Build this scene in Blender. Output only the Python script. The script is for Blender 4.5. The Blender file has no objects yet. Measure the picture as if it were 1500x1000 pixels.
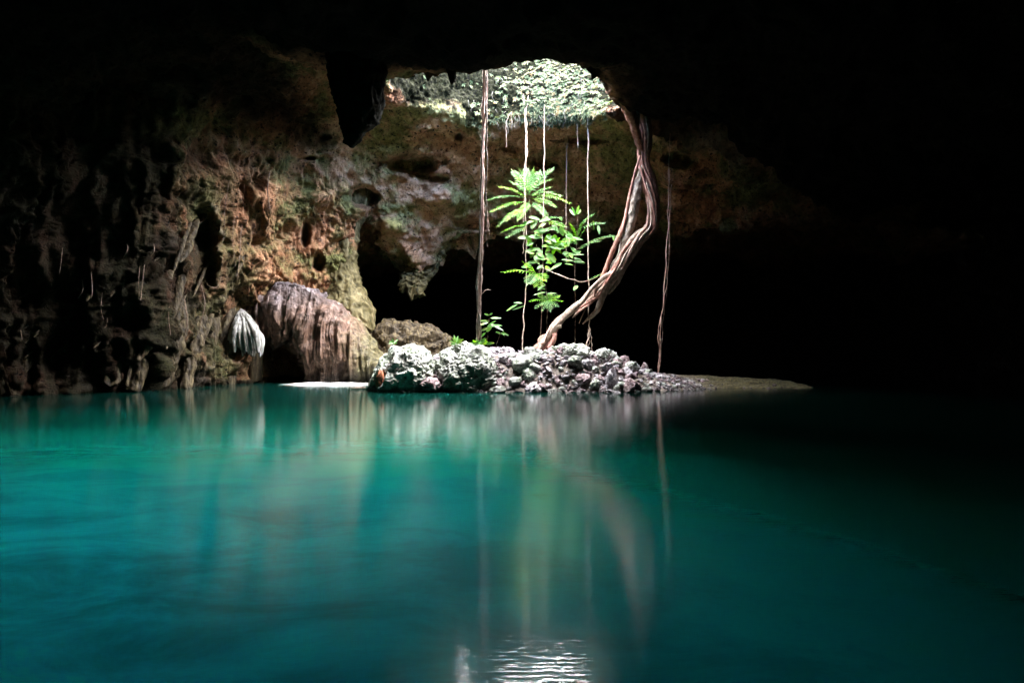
import bpy, bmesh, math, random
import numpy as np
from mathutils import Vector, Matrix
from mathutils.bvhtree import BVHTree

random.seed(7)
RNG = np.random.RandomState(11)
scn = bpy.context.scene
C = scn.collection
CAM = (0.0, 0.0, 1.5)
HX, HY = 0.6, 22.4          # centre of the opening in the roof


def P(px, py, D):
    """point at forward distance D (metres) seen at photo pixel px, py"""
    return ((px - 750.0) / 1000.0 * D, D, 1.5 + (500.0 - py) / 1000.0 * D)


# ------------------------------------------------------------------ noise
_perm = np.random.RandomState(3).permutation(512).astype(np.int64)
_perm = np.concatenate([_perm, _perm, _perm])
_g = np.random.RandomState(4).normal(size=(512, 3))
_g /= np.linalg.norm(_g, axis=1)[:, None]


def _h(i, j, k):
    return _perm[_perm[_perm[i & 511] + (j & 511)] % 512 + (k & 511)] % 512


def perlin(p):
    i = np.floor(p).astype(np.int64)
    f = p - i
    w = f * f * f * (f * (f * 6 - 15) + 10)
    r = np.zeros(len(p))
    for dx in (0, 1):
        for dy in (0, 1):
            for dz in (0, 1):
                g = _g[_h(i[:, 0] + dx, i[:, 1] + dy, i[:, 2] + dz)]
                d = g[:, 0] * (f[:, 0] - dx) + g[:, 1] * (f[:, 1] - dy) + g[:, 2] * (f[:, 2] - dz)
                wt = (w[:, 0] if dx else 1 - w[:, 0]) * (w[:, 1] if dy else 1 - w[:, 1]) * (w[:, 2] if dz else 1 - w[:, 2])
                r += d * wt
    return r * 1.6


def fbm(p, octv=4, gain=0.5, ridged=False):
    a, s, t = 1.0, 0.0, 0.0
    q = p.copy()
    for o in range(octv):
        n = perlin(q)
        if ridged:
            n = 1 - 2 * np.abs(n)
        s = s + a * n
        t += a
        a *= gain
        q = q * 2.03 + 17.3
    return s / t


def worley(p):
    """distance to nearest feature point"""
    i = np.floor(p).astype(np.int64)
    f = p - i
    best = np.full(len(p), 9.0)
    for dx in (-1, 0, 1):
        for dy in (-1, 0, 1):
            for dz in (-1, 0, 1):
                h = _h(i[:, 0] + dx, i[:, 1] + dy, i[:, 2] + dz)
                o = (_g[h] * 0.5 + 0.5)
                d = (f[:, 0] - dx - o[:, 0]) ** 2 + (f[:, 1] - dy - o[:, 1]) ** 2 + (f[:, 2] - dz - o[:, 2]) ** 2
                best = np.minimum(best, d)
    return np.sqrt(best)


def sstep(a, b, x):
    t = np.clip((x - a) / (b - a), 0, 1)
    return t * t * (3 - 2 * t)


# ------------------------------------------------------------------ mesh helpers
def mesh_np(name, v, f, smooth=True):
    """v (n,3), f (m,4) or (m,3)"""
    me = bpy.data.meshes.new(name)
    v = np.asarray(v, dtype=np.float32)
    f = np.asarray(f, dtype=np.int32)
    k = f.shape[1]
    me.vertices.add(len(v))
    me.vertices.foreach_set('co', v.ravel())
    me.loops.add(f.size)
    me.loops.foreach_set('vertex_index', f.ravel())
    me.polygons.add(len(f))
    me.polygons.foreach_set('loop_start', np.arange(0, f.size, k, dtype=np.int32))
    me.polygons.foreach_set('loop_total', np.full(len(f), k, dtype=np.int32))
    me.polygons.foreach_set('use_smooth', np.full(len(f), smooth, dtype=bool))
    me.update(calc_edges=True)
    return me


def link(name, me, mat, parent=None, loc=(0, 0, 0)):
    o = bpy.data.objects.new(name, me)
    C.objects.link(o)
    o.location = loc
    if mat is not None and not me.materials:
        me.materials.append(mat)
    if parent is not None:
        o.parent = parent
    return o


def tag(o, label=None, cat=None, group=None, kind=None):
    if label: o['label'] = label
    if cat: o['category'] = cat
    if group: o['group'] = group
    if kind: o['kind'] = kind
    return o


def thing(name, label, cat, loc=(0, 0, 0), group=None):
    o = bpy.data.objects.new(name, None)
    C.objects.link(o)
    o.location = loc
    o.empty_display_size = 0.2
    return tag(o, label, cat, group)


def gridfaces(nu, nv, wrap=False):
    """vertex index = iu*nv + iv; wraps in u"""
    iu = np.arange(nu if wrap else nu - 1)
    iv = np.arange(nv - 1)
    a, b = np.meshgrid(iu, iv, indexing='ij')
    a2 = (a + 1) % nu
    return np.stack([a * nv + b, a2 * nv + b, a2 * nv + b + 1, a * nv + b + 1], -1).reshape(-1, 4)


def normals_grid(p, wrap=False):
    du = (np.roll(p, -1, 0) - np.roll(p, 1, 0))
    if not wrap:
        du[0] = p[1] - p[0]; du[-1] = p[-1] - p[-2]
    dv = np.gradient(p, axis=1)
    n = np.cross(du, dv)
    l = np.linalg.norm(n, axis=2)[..., None]
    return n / np.maximum(l, 1e-9)


def catmull(pts, n):
    """pts (k,3+) -> n samples, uniform catmull-rom through them"""
    pts = np.asarray(pts, float)
    k = len(pts)
    if k == 2:
        t = np.linspace(0, 1, n)[:, None]
        return pts[0] * (1 - t) + pts[1] * t
    e = np.vstack([2 * pts[0] - pts[1], pts, 2 * pts[-1] - pts[-2]])
    t = np.linspace(0, k - 1 - 1e-6, n)
    i = t.astype(int)
    f = (t - i)[:, None]
    p0, p1, p2, p3 = e[i], e[i + 1], e[i + 2], e[i + 3]
    return 0.5 * (2 * p1 + (p2 - p0) * f + (2 * p0 - 5 * p1 + 4 * p2 - p3) * f ** 2 + (3 * p1 - p0 - 3 * p2 + p3) * f ** 3)


def tube_arrays(pts, rad, sides=8, n=40, rough=0.0, flute=0.0, seed=0, freq=9.0):
    """swept tube through pts with radii rad -> verts, quads (capped by pinching the ends)"""
    pts = np.asarray(pts, float)
    rad = np.asarray(rad, float)
    q = catmull(np.hstack([pts, rad[:, None]]), n)
    c, r = q[:, :3], np.maximum(q[:, 3], 1e-4)
    t = np.gradient(c, axis=0)
    t /= np.maximum(np.linalg.norm(t, axis=1), 1e-9)[:, None]
    ref = np.array([0.13, 1.0, 0.07])
    a = np.cross(t, ref); a /= np.linalg.norm(a, axis=1)[:, None]
    b = np.cross(t, a)
    th = np.linspace(0, 2 * math.pi, sides, endpoint=False)
    ring = np.cos(th)[None, :, None] * a[:, None, :] + np.sin(th)[None, :, None] * b[:, None, :]
    rr = np.repeat(r[:, None], sides, 1)
    if flute:
        s = np.arange(n)[:, None] * 0.06
        rr = rr * (1 + flute * np.sin(th[None] * 3 + s * 2 + seed) + flute * .6 * np.sin(th[None] * 5 - s * 3 + seed * 2))
    base = (c[:, None, :] + ring * rr[..., None])
    if rough:
        d = fbm(base.reshape(-1, 3) * freq + seed * 7.7, 3).reshape(n, sides)
        rr = rr * (1 + rough * d)
        base = (c[:, None, :] + ring * rr[..., None])
    base[0] = c[0]; base[-1] = c[-1] + 0 * base[-1]
    v = base.reshape(-1, 3)
    i, j = np.meshgrid(np.arange(n - 1), np.arange(sides), indexing='ij')
    j2 = (j + 1) % sides
    f = np.stack([i * sides + j, i * sides + j2, (i + 1) * sides + j2, (i + 1) * sides + j], -1).reshape(-1, 4)
    return v, f


class MB:
    def __init__(s):
        s.v, s.f, s.n = [], [], 0

    def add(s, v, f):
        f = np.asarray(f)
        if f.shape[1] == 3:
            f = np.hstack([f, f[:, 2:3]])
        s.v.append(np.asarray(v, float)); s.f.append(f + s.n); s.n += len(v)

    def build(s, name, mat, parent=None, loc=(0, 0, 0), smooth=True):
        v = np.vstack(s.v) - np.array(loc)
        f = np.vstack(s.f)
        me = bpy.data.meshes.new(name)
        if (f[:, 2] == f[:, 3]).any():
            me.from_pydata(v.tolist(), [], [r[:3] if r[2] == r[3] else r for r in f.tolist()])
            me.polygons.foreach_set('use_smooth', np.full(len(me.polygons), smooth, dtype=bool))
        else:
            bpy.data.meshes.remove(me)
            me = mesh_np(name, v, f, smooth)
        pl = (0, 0, 0) if parent is not None else loc
        o = link(name, me, mat, parent, pl)
        return o


# ------------------------------------------------------------------ node helpers
def mat_new(name):
    m = bpy.data.materials.new(name)
    m.use_nodes = True
    nt = m.node_tree
    nt.nodes.clear()
    return m, nt


def N(nt, typ, **kw):
    n = nt.nodes.new(typ)
    for k, v in kw.items():
        if k in n.inputs.keys() if hasattr(n.inputs, 'keys') else False:
            n.inputs[k].default_value = v
        else:
            setattr(n, k, v)
    return n


def L(nt, a, b):
    nt.links.new(a, b)


def noise(nt, vec, scale, detail=5, rough=.55, dist=0.0):
    n = nt.nodes.new('ShaderNodeTexNoise')
    n.inputs['Scale'].default_value = scale
    n.inputs['Detail'].default_value = detail
    n.inputs['Roughness'].default_value = rough
    n.inputs['Distortion'].default_value = dist
    if vec is not None: L(nt, vec, n.inputs['Vector'])
    return n.outputs['Fac']


def ramp(nt, fac, stops, interp='LINEAR'):
    r = nt.nodes.new('ShaderNodeValToRGB')
    r.color_ramp.interpolation = interp
    el = r.color_ramp.elements
    while len(el) > 1: el.remove(el[0])
    el[0].position = stops[0][0]; el[0].color = tuple(stops[0][1]) + (1,)
    for p, c in stops[1:]:
        e = el.new(p); e.color = tuple(c) + (1,)
    L(nt, fac, r.inputs['Fac'])
    return r.outputs['Color']


def g3(x): return (x, x, x)


def mixc(nt, fac, a, b, mode='MIX'):
    m = nt.nodes.new('ShaderNodeMix')
    m.data_type = 'RGBA'; m.blend_type = mode
    for s, v in ((m.inputs[0], fac), (m.inputs[6], a), (m.inputs[7], b)):
        if hasattr(v, 'is_output'): L(nt, v, s)
        elif isinstance(v, (int, float)): s.default_value = v
        else: s.default_value = tuple(v) + (1,)
    return m.outputs[2]


def math_n(nt, op, a, b=None, clamp=False):
    m = nt.nodes.new('ShaderNodeMath'); m.operation = op; m.use_clamp = clamp
    for i, v in enumerate((a, b)):
        if v is None: continue
        if hasattr(v, 'is_output'): L(nt, v, m.inputs[i])
        else: m.inputs[i].default_value = v
    return m.outputs[0]


def bump(nt, h, strength, dist, normal=None):
    b = nt.nodes.new('ShaderNodeBump')
    b.inputs['Strength'].default_value = strength
    b.inputs['Distance'].default_value = dist
    L(nt, h, b.inputs['Height'])
    if normal is not None: L(nt, normal, b.inputs['Normal'])
    return b.outputs['Normal']


def objpos(nt, scale=(1, 1, 1), world=True):
    if world:
        g = nt.nodes.new('ShaderNodeNewGeometry').outputs['Position']
    else:
        g = nt.nodes.new('ShaderNodeTexCoord').outputs['Object']
    m = nt.nodes.new('ShaderNodeMapping')
    m.inputs['Scale'].default_value = scale
    L(nt, g, m.inputs['Vector'])
    return m.outputs['Vector'], g


def finish(nt, color, rough=.85, normal=None, spec=.3, extra=None):
    b = nt.nodes.new('ShaderNodeBsdfPrincipled')
    if hasattr(color, 'is_output'): L(nt, color, b.inputs['Base Color'])
    else: b.inputs['Base Color'].default_value = tuple(color) + (1,)
    if hasattr(rough, 'is_output'): L(nt, rough, b.inputs['Roughness'])
    else: b.inputs['Roughness'].default_value = rough
    b.inputs['Specular IOR Level'].default_value = spec
    if normal is not None: L(nt, normal, b.inputs['Normal'])
    o = nt.nodes.new('ShaderNodeOutputMaterial')
    L(nt, b.outputs[0], o.inputs['Surface'])
    return b, o


# ------------------------------------------------------------------ materials
def mat_cave():
    m, nt = mat_new('cave_limestone')
    vec, pos = objpos(nt)
    big = noise(nt, vec, .5, 6, .68, 0)
    mid = noise(nt, vec, 1.7, 8, .72, 0)
    fine = noise(nt, vec, 7.0, 8, .75, 0)
    big2 = noise(nt, objpos(nt, (.8, .8, 1.3))[0], .4, 6, .68, 0)
    st = ramp(nt, noise(nt, objpos(nt, (1.6, 1.6, .22))[0], 1.6, 5, .6, .4), [(.40, g3(0)), (.58, g3(1))])
    brown = ramp(nt, mid, [(.25, (.06, .026, .013)), (.42, (.21, .088, .042)), (.56, (.38, .18, .092)), (.72, (.55, .34, .23))])
    green = ramp(nt, fine, [(.3, (.025, .024, .007)), (.5, (.115, .112, .034)), (.7, (.23, .21, .085))])
    sx = nt.nodes.new('ShaderNodeSeparateXYZ'); L(nt, pos, sx.inputs[0])
    lf = nt.nodes.new('ShaderNodeMapRange'); lf.inputs['From Min'].default_value = -7.5; lf.inputs['From Max'].default_value = -10.5
    L(nt, sx.outputs['X'], lf.inputs['Value'])
    gold = ramp(nt, fine, [(.3, (.04, .032, .012)), (.5, (.17, .13, .05)), (.7, (.34, .28, .15))])
    streak = math_n(nt, 'MULTIPLY', lf.outputs[0], st)
    pale = ramp(nt, mid, [(.3, (.12, .09, .075)), (.55, (.36, .28, .24)), (.75, (.50, .43, .40))])
    gm = ramp(nt, big, [(.46, g3(0)), (.58, g3(1))])
    c = mixc(nt, gm, brown, green)
    c = mixc(nt, streak, c, gold)
    pm = ramp(nt, big2, [(.57, g3(0)), (.68, g3(1))])
    c = mixc(nt, math_n(nt, 'MULTIPLY', pm, .6), c, pale)
    at3 = nt.nodes.new('ShaderNodeAttribute'); at3.attribute_name = 'bounce_tint'  # rock lightened in place of bounced light
    tan = ramp(nt, mid, [(.28, (.16, .08, .045)), (.45, (.46, .25, .14)), (.60, (.66, .42, .28)), (.75, (.78, .60, .46))])
    tang = mixc(nt, gm, tan, ramp(nt, fine, [(.3, (.07, .06, .02)), (.5, (.26, .24, .09)), (.7, (.42, .38, .18))]))
    c = mixc(nt, at3.outputs['Fac'], c, tang)
    # weathered rock round the opening, colour darkened to offset the strong daylight
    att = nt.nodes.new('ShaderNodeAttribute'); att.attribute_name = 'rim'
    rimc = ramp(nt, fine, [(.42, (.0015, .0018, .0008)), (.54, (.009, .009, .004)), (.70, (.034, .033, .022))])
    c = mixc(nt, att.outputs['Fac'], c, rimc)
    # shade painted dark into the rock, with a wet foot at the waterline
    att2 = nt.nodes.new('ShaderNodeAttribute'); att2.attribute_name = 'shade_damp'
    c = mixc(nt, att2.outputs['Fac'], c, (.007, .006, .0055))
    pit = ramp(nt, noise(nt, vec, 5.2, 8, .75, 0), [(.36, (.08, .06, .05)), (.46, g3(1))])
    c = mixc(nt, 1.0, c, pit, 'MULTIPLY')
    h = math_n(nt, 'ADD', math_n(nt, 'MULTIPLY', noise(nt, vec, 5.2, 8, .75, 0), 1.3), noise(nt, vec, 12, 6, .7, 0))
    # solution pits
    per = nt.nodes.new('ShaderNodeVectorMath'); per.operation = 'ADD'
    nz = nt.nodes.new('ShaderNodeTexNoise'); nz.inputs['Scale'].default_value = 6; nz.inputs['Detail'].default_value = 3
    L(nt, vec, nz.inputs['Vector'])
    ps = nt.nodes.new('ShaderNodeVectorMath'); ps.operation = 'SCALE'; ps.inputs['Scale'].default_value = .22
    L(nt, nz.outputs['Color'], ps.inputs[0]); L(nt, ps.outputs[0], per.inputs[1])
    L(nt, objpos(nt, (1, 1, 1.7))[0], per.inputs[0])
    vo = nt.nodes.new('ShaderNodeTexVoronoi'); vo.inputs['Scale'].default_value = 3.4; L(nt, per.outputs[0], vo.inputs['Vector'])
    vo2 = nt.nodes.new('ShaderNodeTexVoronoi'); vo2.inputs['Scale'].default_value = 8.5; L(nt, per.outputs[0], vo2.inputs['Vector'])
    pv = ramp(nt, vo.outputs['Distance'], [(.12, g3(.04)), (.24, g3(1))])
    pv2 = ramp(nt, vo2.outputs['Distance'], [(.15, g3(.12)), (.30, g3(1))])
    pz = ramp(nt, noise(nt, vec, .8, 3, .5), [(.42, g3(0)), (.55, g3(1))])
    c = mixc(nt, pz, c, mixc(nt, 1.0, c, pv, 'MULTIPLY'))
    c = mixc(nt, .8, c, pv2, 'MULTIPLY')
    h = math_n(nt, 'ADD', h, math_n(nt, 'MULTIPLY', pv, .5))
    h = math_n(nt, 'ADD', h, math_n(nt, 'MULTIPLY', pv2, .25))
    nrm = bump(nt, h, 1.0, .08)
    nrm = bump(nt, noise(nt, vec, 26, 5, .7), .6, .015, nrm)
    b_, o_ = finish(nt, c, .8, nrm, .25)
    mt_ = math_n(nt, 'MAXIMUM', att.outputs['Fac'], att2.outputs['Fac'])
    L(nt, math_n(nt, 'ADD', math_n(nt, 'MULTIPLY', mt_, -.24), .26), b_.inputs['Specular IOR Level'])
    return m


def mat_rock(name, cols, pit=.5, scale=9.0, bumpd=.03, green=None):
    m, nt = mat_new(name)
    vec, pos = objpos(nt, world=False)
    oi = nt.nodes.new('ShaderNodeObjectInfo')
    ad = nt.nodes.new('ShaderNodeVectorMath'); ad.operation = 'ADD'
    L(nt, vec, ad.inputs[0])
    sc = nt.nodes.new('ShaderNodeVectorMath'); sc.operation = 'SCALE'
    L(nt, oi.outputs['Location'], sc.inputs[0]); sc.inputs['Scale'].default_value = 3.7
    L(nt, sc.outputs[0], ad.inputs[1])
    vec = ad.outputs[0]
    n1 = noise(nt, vec, scale * .35, 6, .65, .6)
    n2 = noise(nt, vec, scale, 7, .7, .5)
    c = ramp(nt, n1, cols)
    if green is not None:
        gm = ramp(nt, noise(nt, vec, scale * .16, 4, .6, .8), [(.45, g3(0)), (.6, g3(1))])
        c = mixc(nt, math_n(nt, 'MULTIPLY', gm, green[1]), c, green[0])
    dk = ramp(nt, n2, [(.40, g3(.10)), (.40 + .12 * pit + .02, g3(1))])
    c = mixc(nt, pit + .3 if pit < .7 else 1.0, c, dk, 'MULTIPLY')
    # each stone a little lighter or darker
    v = nt.nodes.new('ShaderNodeHueSaturation')
    L(nt, c, v.inputs['Color'])
    L(nt, math_n(nt, 'ADD', math_n(nt, 'MULTIPLY', oi.outputs['Random'], .7), .6), v.inputs['Value'])
    # dark wet band where the stones meet the water
    gp = nt.nodes.new('ShaderNodeNewGeometry'); sz = nt.nodes.new('ShaderNodeSeparateXYZ'); L(nt, gp.outputs['Position'], sz.inputs[0])
    wet = nt.nodes.new('ShaderNodeMapRange'); wet.inputs['From Min'].default_value = .20; wet.inputs['From Max'].default_value = .06; wet.inputs['To Max'].default_value = .75
    L(nt, math_n(nt, 'ADD', sz.outputs['Z'], math_n(nt, 'MULTIPLY', math_n(nt, 'SUBTRACT', n1, .5), .3)), wet.inputs['Value'])
    cw = mixc(nt, wet.outputs[0], v.outputs['Color'], (.02, .016, .017))
    nrm = bump(nt, n2, .9, bumpd)
    nrm = bump(nt, noise(nt, vec, scale * 4, 5, .7), .6, bumpd * .25, nrm)
    finish(nt, cw, .8, nrm, .3)
    return m


def mat_bark(name, cols, stretch=(6, 6, 1.2), bumpd=.012):
    m, nt = mat_new(name)
    vec, pos = objpos(nt, stretch)
    n = noise(nt, vec, 2.2, 6, .65, .6)
    n2 = noise(nt, vec, 9, 5, .7)
    c = ramp(nt, n, cols)
    c = mixc(nt, .6, c, ramp(nt, n2, [(.35, g3(.3)), (.55, g3(1))]), 'MULTIPLY')
    nrm = bump(nt, math_n(nt, 'ADD', n, math_n(nt, 'MULTIPLY', n2, .5)), 1.0, bumpd * 2.5)
    finish(nt, c, .7, nrm, .3)
    return m


def mat_leaf(name, c1, c2, trans=.45, spec=.3, ro=.45):
    m, nt = mat_new(name)
    vec, pos = objpos(nt)
    n = noise(nt, vec, 5.0, 3, .6)
    c = ramp(nt, n, [(.32, c1), (.52, c2), (.70, (min(1, c2[0] * 2.2), c2[1] * 1.15, c2[2]))])
    b = nt.nodes.new('ShaderNodeBsdfPrincipled')
    L(nt, c, b.inputs['Base Color'])
    b.inputs['Roughness'].default_value = ro
    b.inputs['Specular IOR Level'].default_value = spec
    t = nt.nodes.new('ShaderNodeBsdfTranslucent')
    L(nt, mixc(nt, 1.0, c, (.95, 1.0, .5), 'MULTIPLY'), t.inputs['Color'])
    mx = nt.nodes.new('ShaderNodeMixShader'); mx.inputs[0].default_value = trans
    L(nt, b.outputs[0], mx.inputs[1]); L(nt, t.outputs[0], mx.inputs[2])
    o = nt.nodes.new('ShaderNodeOutputMaterial')
    L(nt, mx.outputs[0], o.inputs['Surface'])
    return m


def mat_water():
    m, nt = mat_new('cave_water')
    vec, pos = objpos(nt)
    # suspended mineral silt: clouds of paler and deeper turquoise, greener and darkened towards the island to curb bounced light
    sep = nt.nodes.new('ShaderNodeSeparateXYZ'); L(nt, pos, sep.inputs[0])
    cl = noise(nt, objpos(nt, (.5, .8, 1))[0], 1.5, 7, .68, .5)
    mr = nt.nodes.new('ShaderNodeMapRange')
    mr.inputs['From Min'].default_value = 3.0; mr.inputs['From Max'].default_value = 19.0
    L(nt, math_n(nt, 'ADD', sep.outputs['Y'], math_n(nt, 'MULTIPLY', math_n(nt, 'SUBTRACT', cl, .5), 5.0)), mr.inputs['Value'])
    # shade painted into the water colour towards the right
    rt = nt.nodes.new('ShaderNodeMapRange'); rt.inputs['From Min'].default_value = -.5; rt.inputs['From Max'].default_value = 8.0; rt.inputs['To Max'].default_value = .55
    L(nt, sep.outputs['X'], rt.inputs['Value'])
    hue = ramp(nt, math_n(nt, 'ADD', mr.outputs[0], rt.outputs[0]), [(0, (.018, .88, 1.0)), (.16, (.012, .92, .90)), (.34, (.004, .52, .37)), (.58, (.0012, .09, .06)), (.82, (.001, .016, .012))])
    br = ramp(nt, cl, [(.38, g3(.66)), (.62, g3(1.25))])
    right_shade = nt.nodes.new('ShaderNodeMapRange'); right_shade.inputs['From Min'].default_value = -1.5; right_shade.inputs['From Max'].default_value = 3.2; right_shade.inputs['To Min'].default_value = 1.05; right_shade.inputs['To Max'].default_value = .16  # dims the right-hand water colour as if in shade
    L(nt, math_n(nt, 'ADD', sep.outputs['X'], math_n(nt, 'MULTIPLY', math_n(nt, 'SUBTRACT', cl, .5), 3.0)), right_shade.inputs['Value'])
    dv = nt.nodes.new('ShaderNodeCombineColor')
    for q_ in range(3): L(nt, right_shade.outputs[0], dv.inputs[q_])
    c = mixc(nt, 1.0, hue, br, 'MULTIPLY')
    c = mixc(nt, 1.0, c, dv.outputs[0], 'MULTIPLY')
    w1 = noise(nt, objpos(nt, (.45, 2.0, 1))[0], 2.6, 3, .5, .2)
    w2 = noise(nt, objpos(nt, (.30, 2.2, 1))[0], 15.0, 3, .6, .1)
    nrm = bump(nt, w1, .022, .035)
    nrm = bump(nt, w2, .10, .012, nrm)
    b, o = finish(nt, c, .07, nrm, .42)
    b.inputs['IOR'].default_value = 1.35
    return m


def mat_sand(name='pale_sand'):
    m, nt = mat_new(name)
    vec, pos = objpos(nt)
    n = noise(nt, vec, 1.3, 6, .65, .3)
    n2 = noise(nt, vec, 14, 5, .7)
    c = ramp(nt, n, [(.35, (.03, .024, .012)), (.55, (.12, .095, .08)), (.7, (.30, .24, .26))])
    sx = nt.nodes.new('ShaderNodeSeparateXYZ'); L(nt, pos, sx.inputs[0])
    al = nt.nodes.new('ShaderNodeMapRange'); al.inputs['From Min'].default_value = 5.6; al.inputs['From Max'].default_value = 7.6
    L(nt, math_n(nt, 'ADD', sx.outputs['X'], math_n(nt, 'MULTIPLY', n, 1.5)), al.inputs['Value'])
    c = mixc(nt, al.outputs[0], c, ramp(nt, n2, [(.3, (.012, .010, .004)), (.6, (.07, .058, .022))]))
    c = mixc(nt, .9, c, ramp(nt, n2, [(.38, g3(.22)), (.56, g3(1))]), 'MULTIPLY')
    nrm = bump(nt, n2, 1.0, .05)
    finish(nt, c, .85, nrm, .25)
    return m


M = {}
M['cave'] = mat_cave()
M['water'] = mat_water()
M['sand'] = mat_sand()
M['white_rock'] = mat_rock('pale_karst', [(.35, (.10, .105, .09)), (.5, (.27, .275, .25)), (.68, (.50, .50, .47))], .6, 9, .04, ((.15, .20, .11), .5))
M['grey_rock'] = mat_rock('grey_rubble', [(.35, (.06, .05, .055)), (.5, (.22, .195, .21)), (.66, (.50, .47, .475))], .55, 12, .02)
M['dark_rock'] = mat_rock('dark_rubble', [(.35, (.05, .035, .04)), (.5, (.15, .10, .105)), (.68, (.30, .24, .24))], .5, 12, .02)
M['rust_rock'] = mat_rock('rusty_rock', [(.35, (.10, .03, .012)), (.55, (.30, .10, .04)), (.7, (.42, .18, .09))], .4, 8, .02)

M['bark_pink'] = mat_bark('pinkish_bark', [(.3, (.05, .02, .015)), (.5, (.23, .095, .068)), (.7, (.46, .27, .215))])
M['bark_red'] = mat_bark('reddish_bark', [(.3, (.08, .025, .015)), (.5, (.24, .09, .06)), (.7, (.45, .24, .18))])
M['bark_pale'] = mat_bark('pale_bark', [(.3, (.07, .05, .035)), (.5, (.28, .22, .18)), (.7, (.50, .44, .38))], (7, 7, 3))
M['root_pale'] = mat_bark('pale_root', [(.3, (.06, .04, .028)), (.5, (.22, .155, .115)), (.7, (.42, .34, .28))], (9, 9, 1.5), .006)
M['root_brown'] = mat_bark('brown_root', [(.3, (.10, .05, .035)), (.5, (.30, .18, .14)), (.7, (.48, .34, .30))], (9, 9, 1.5), .008)
M['root_dim'] = mat_bark('dark_root', [(.3, (.05, .03, .02)), (.5, (.16, .10, .07)), (.7, (.28, .20, .15))], (9, 9, 1.5), .006)
M['root_rope'] = mat_bark('pinkish_root', [(.3, (.12, .07, .055)), (.5, (.36, .25, .215)), (.7, (.60, .49, .45))], (9, 9, 1.0), .008)
M['root_rim'] = mat_bark('weathered_fine_root', [(.3, (.02, .016, .011)), (.7, (.09, .075, .06))], (9, 9, 1.5), .006)
M['leaf_bright'] = mat_leaf('bright_leaf', (.05, .19, .008), (.13, .34, .016), .5)
M['leaf_cool'] = mat_leaf('cool_leaf', (.03, .11, .016), (.08, .21, .045), .4)
M['leaf_glossy'] = mat_leaf('glossy_leaf', (.025, .085, .015), (.08, .19, .04), .3)
M['leaf_rim'] = mat_leaf('pale_rim_leaf', (.002, .008, .002), (.078, .094, .055), .25, .02, .8)
LP = dict(el=65, az=30, sky=.06, sun=1.5, ang=120, exp=7.25, db=3)
# ------------------------------------------------------------------ the cave shell
# profile per azimuth round the opening: shaft top, lip, ceiling, ceiling edge, recess, upper wall, lower wall, foot, underwater
KEY = {
 0:   [(6.5, 12.0), (2.9, 9.25), (6, 8.6), (10, 5.6), (12, 6.2), (17, 5), (18, 2), (18, -.3), (17, -3)],
 30:  [(6.3, 12.3), (2.8, 9.5), (5.5, 8.8), (9, 6.0), (10.8, 7), (17, 5.5), (19, 2), (19, -.3), (18, -3)],
 60:  [(5.4, 13.1), (2.8, 9.7), (5.5, 8.8), (9, 6.6), (10.5, 7.4), (18, 6), (21, 2), (21, -.3), (20, -3)],
 90:  [(4.8, 13.4), (2.8, 9.8), (5, 9), (8.6, 6.8), (10, 7.6), (19, 6), (22, 2), (22, -.3), (21, -3)],
 113: [(4.6, 13.3), (3.2, 9.8), (5.2, 9.1), (8.6, 5.8), (10, 6.8), (17, 5), (18, 2), (18, -.3), (17, -3)],
 122: [(4.7, 12.7), (3.5, 9.9), (5.4, 9.1), (8.7, 4.0), (10.2, 5.2), (15, 5), (16, 2), (16, -.3), (15, -3)],
 134: [(4.7, 12.7), (3.8, 10), (5.6, 9.3), (7.9, 6.3), (9.6, 6.6), (12.5, 5), (13, 2), (13, -.3), (13, -3)],
 146: [(4.7, 12.6), (4.2, 10.1), (5.8, 9.8), (7.4, 8.4), (8.4, 6.5), (8.7, 4.5), (8.8, 2), (9, -.3), (9, -3)],
 165: [(4.7, 12.5), (4.6, 9.85), (6.4, 10.2), (8.3, 9), (9.2, 7), (9.7, 4.8), (10.1, 2.2), (10.2, -.3), (10, -3)],
 187: [(4.6, 12.4), (4.6, 9.75), (7, 10.0), (9.8, 9.2), (10.9, 7), (11.4, 4.8), (11.7, 2.2), (11.8, -.3), (12, -3)],
 194: [(4.5, 12.4), (4.4, 9.6), (8, 10.1), (12.6, 9), (14, 7), (14.6, 4.8), (15, 2.2), (15.2, -.3), (15, -3)],
 210: [(4.5, 12.4), (4.0, 9.3), (9, 9.9), (16, 9), (18.5, 7), (19.6, 4.8), (20.2, 2.2), (20.4, -.3), (20, -3)],
 230: [(4.4, 12.2), (4.0, 9.1), (12, 9.5), (24, 8.5), (27, 6.5), (28.5, 4.5), (29, 2), (29, -.3), (28, -3)],
 250: [(4.4, 12.0), (4.0, 8.95), (13, 9.4), (28, 8.2), (32, 6.2), (34, 4.3), (34.8, 2), (34.8, -.3), (33, -3)],
 270: [(4.6, 11.8), (4.0, 9.25), (14, 9.2), (29, 8), (33, 6), (35, 4), (35.4, 2), (35.4, -.3), (34, -3)],
 294: [(4.6, 11.8), (3.6, 9.2), (13, 9.0), (27, 8), (30, 6), (32, 4), (33, 2), (33, -.3), (32, -3)],
 315: [(4.9, 12.0), (3.1, 9.15), (11, 9), (20, 8), (23, 6), (25, 4), (26, 2), (26, -.3), (25, -3)],
 338: [(6.0, 12.0), (2.8, 9.1), (7, 8.6), (13, 6.5), (15, 6), (18, 4), (18.6, 2), (18.6, -.3), (18, -3)],
}


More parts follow.
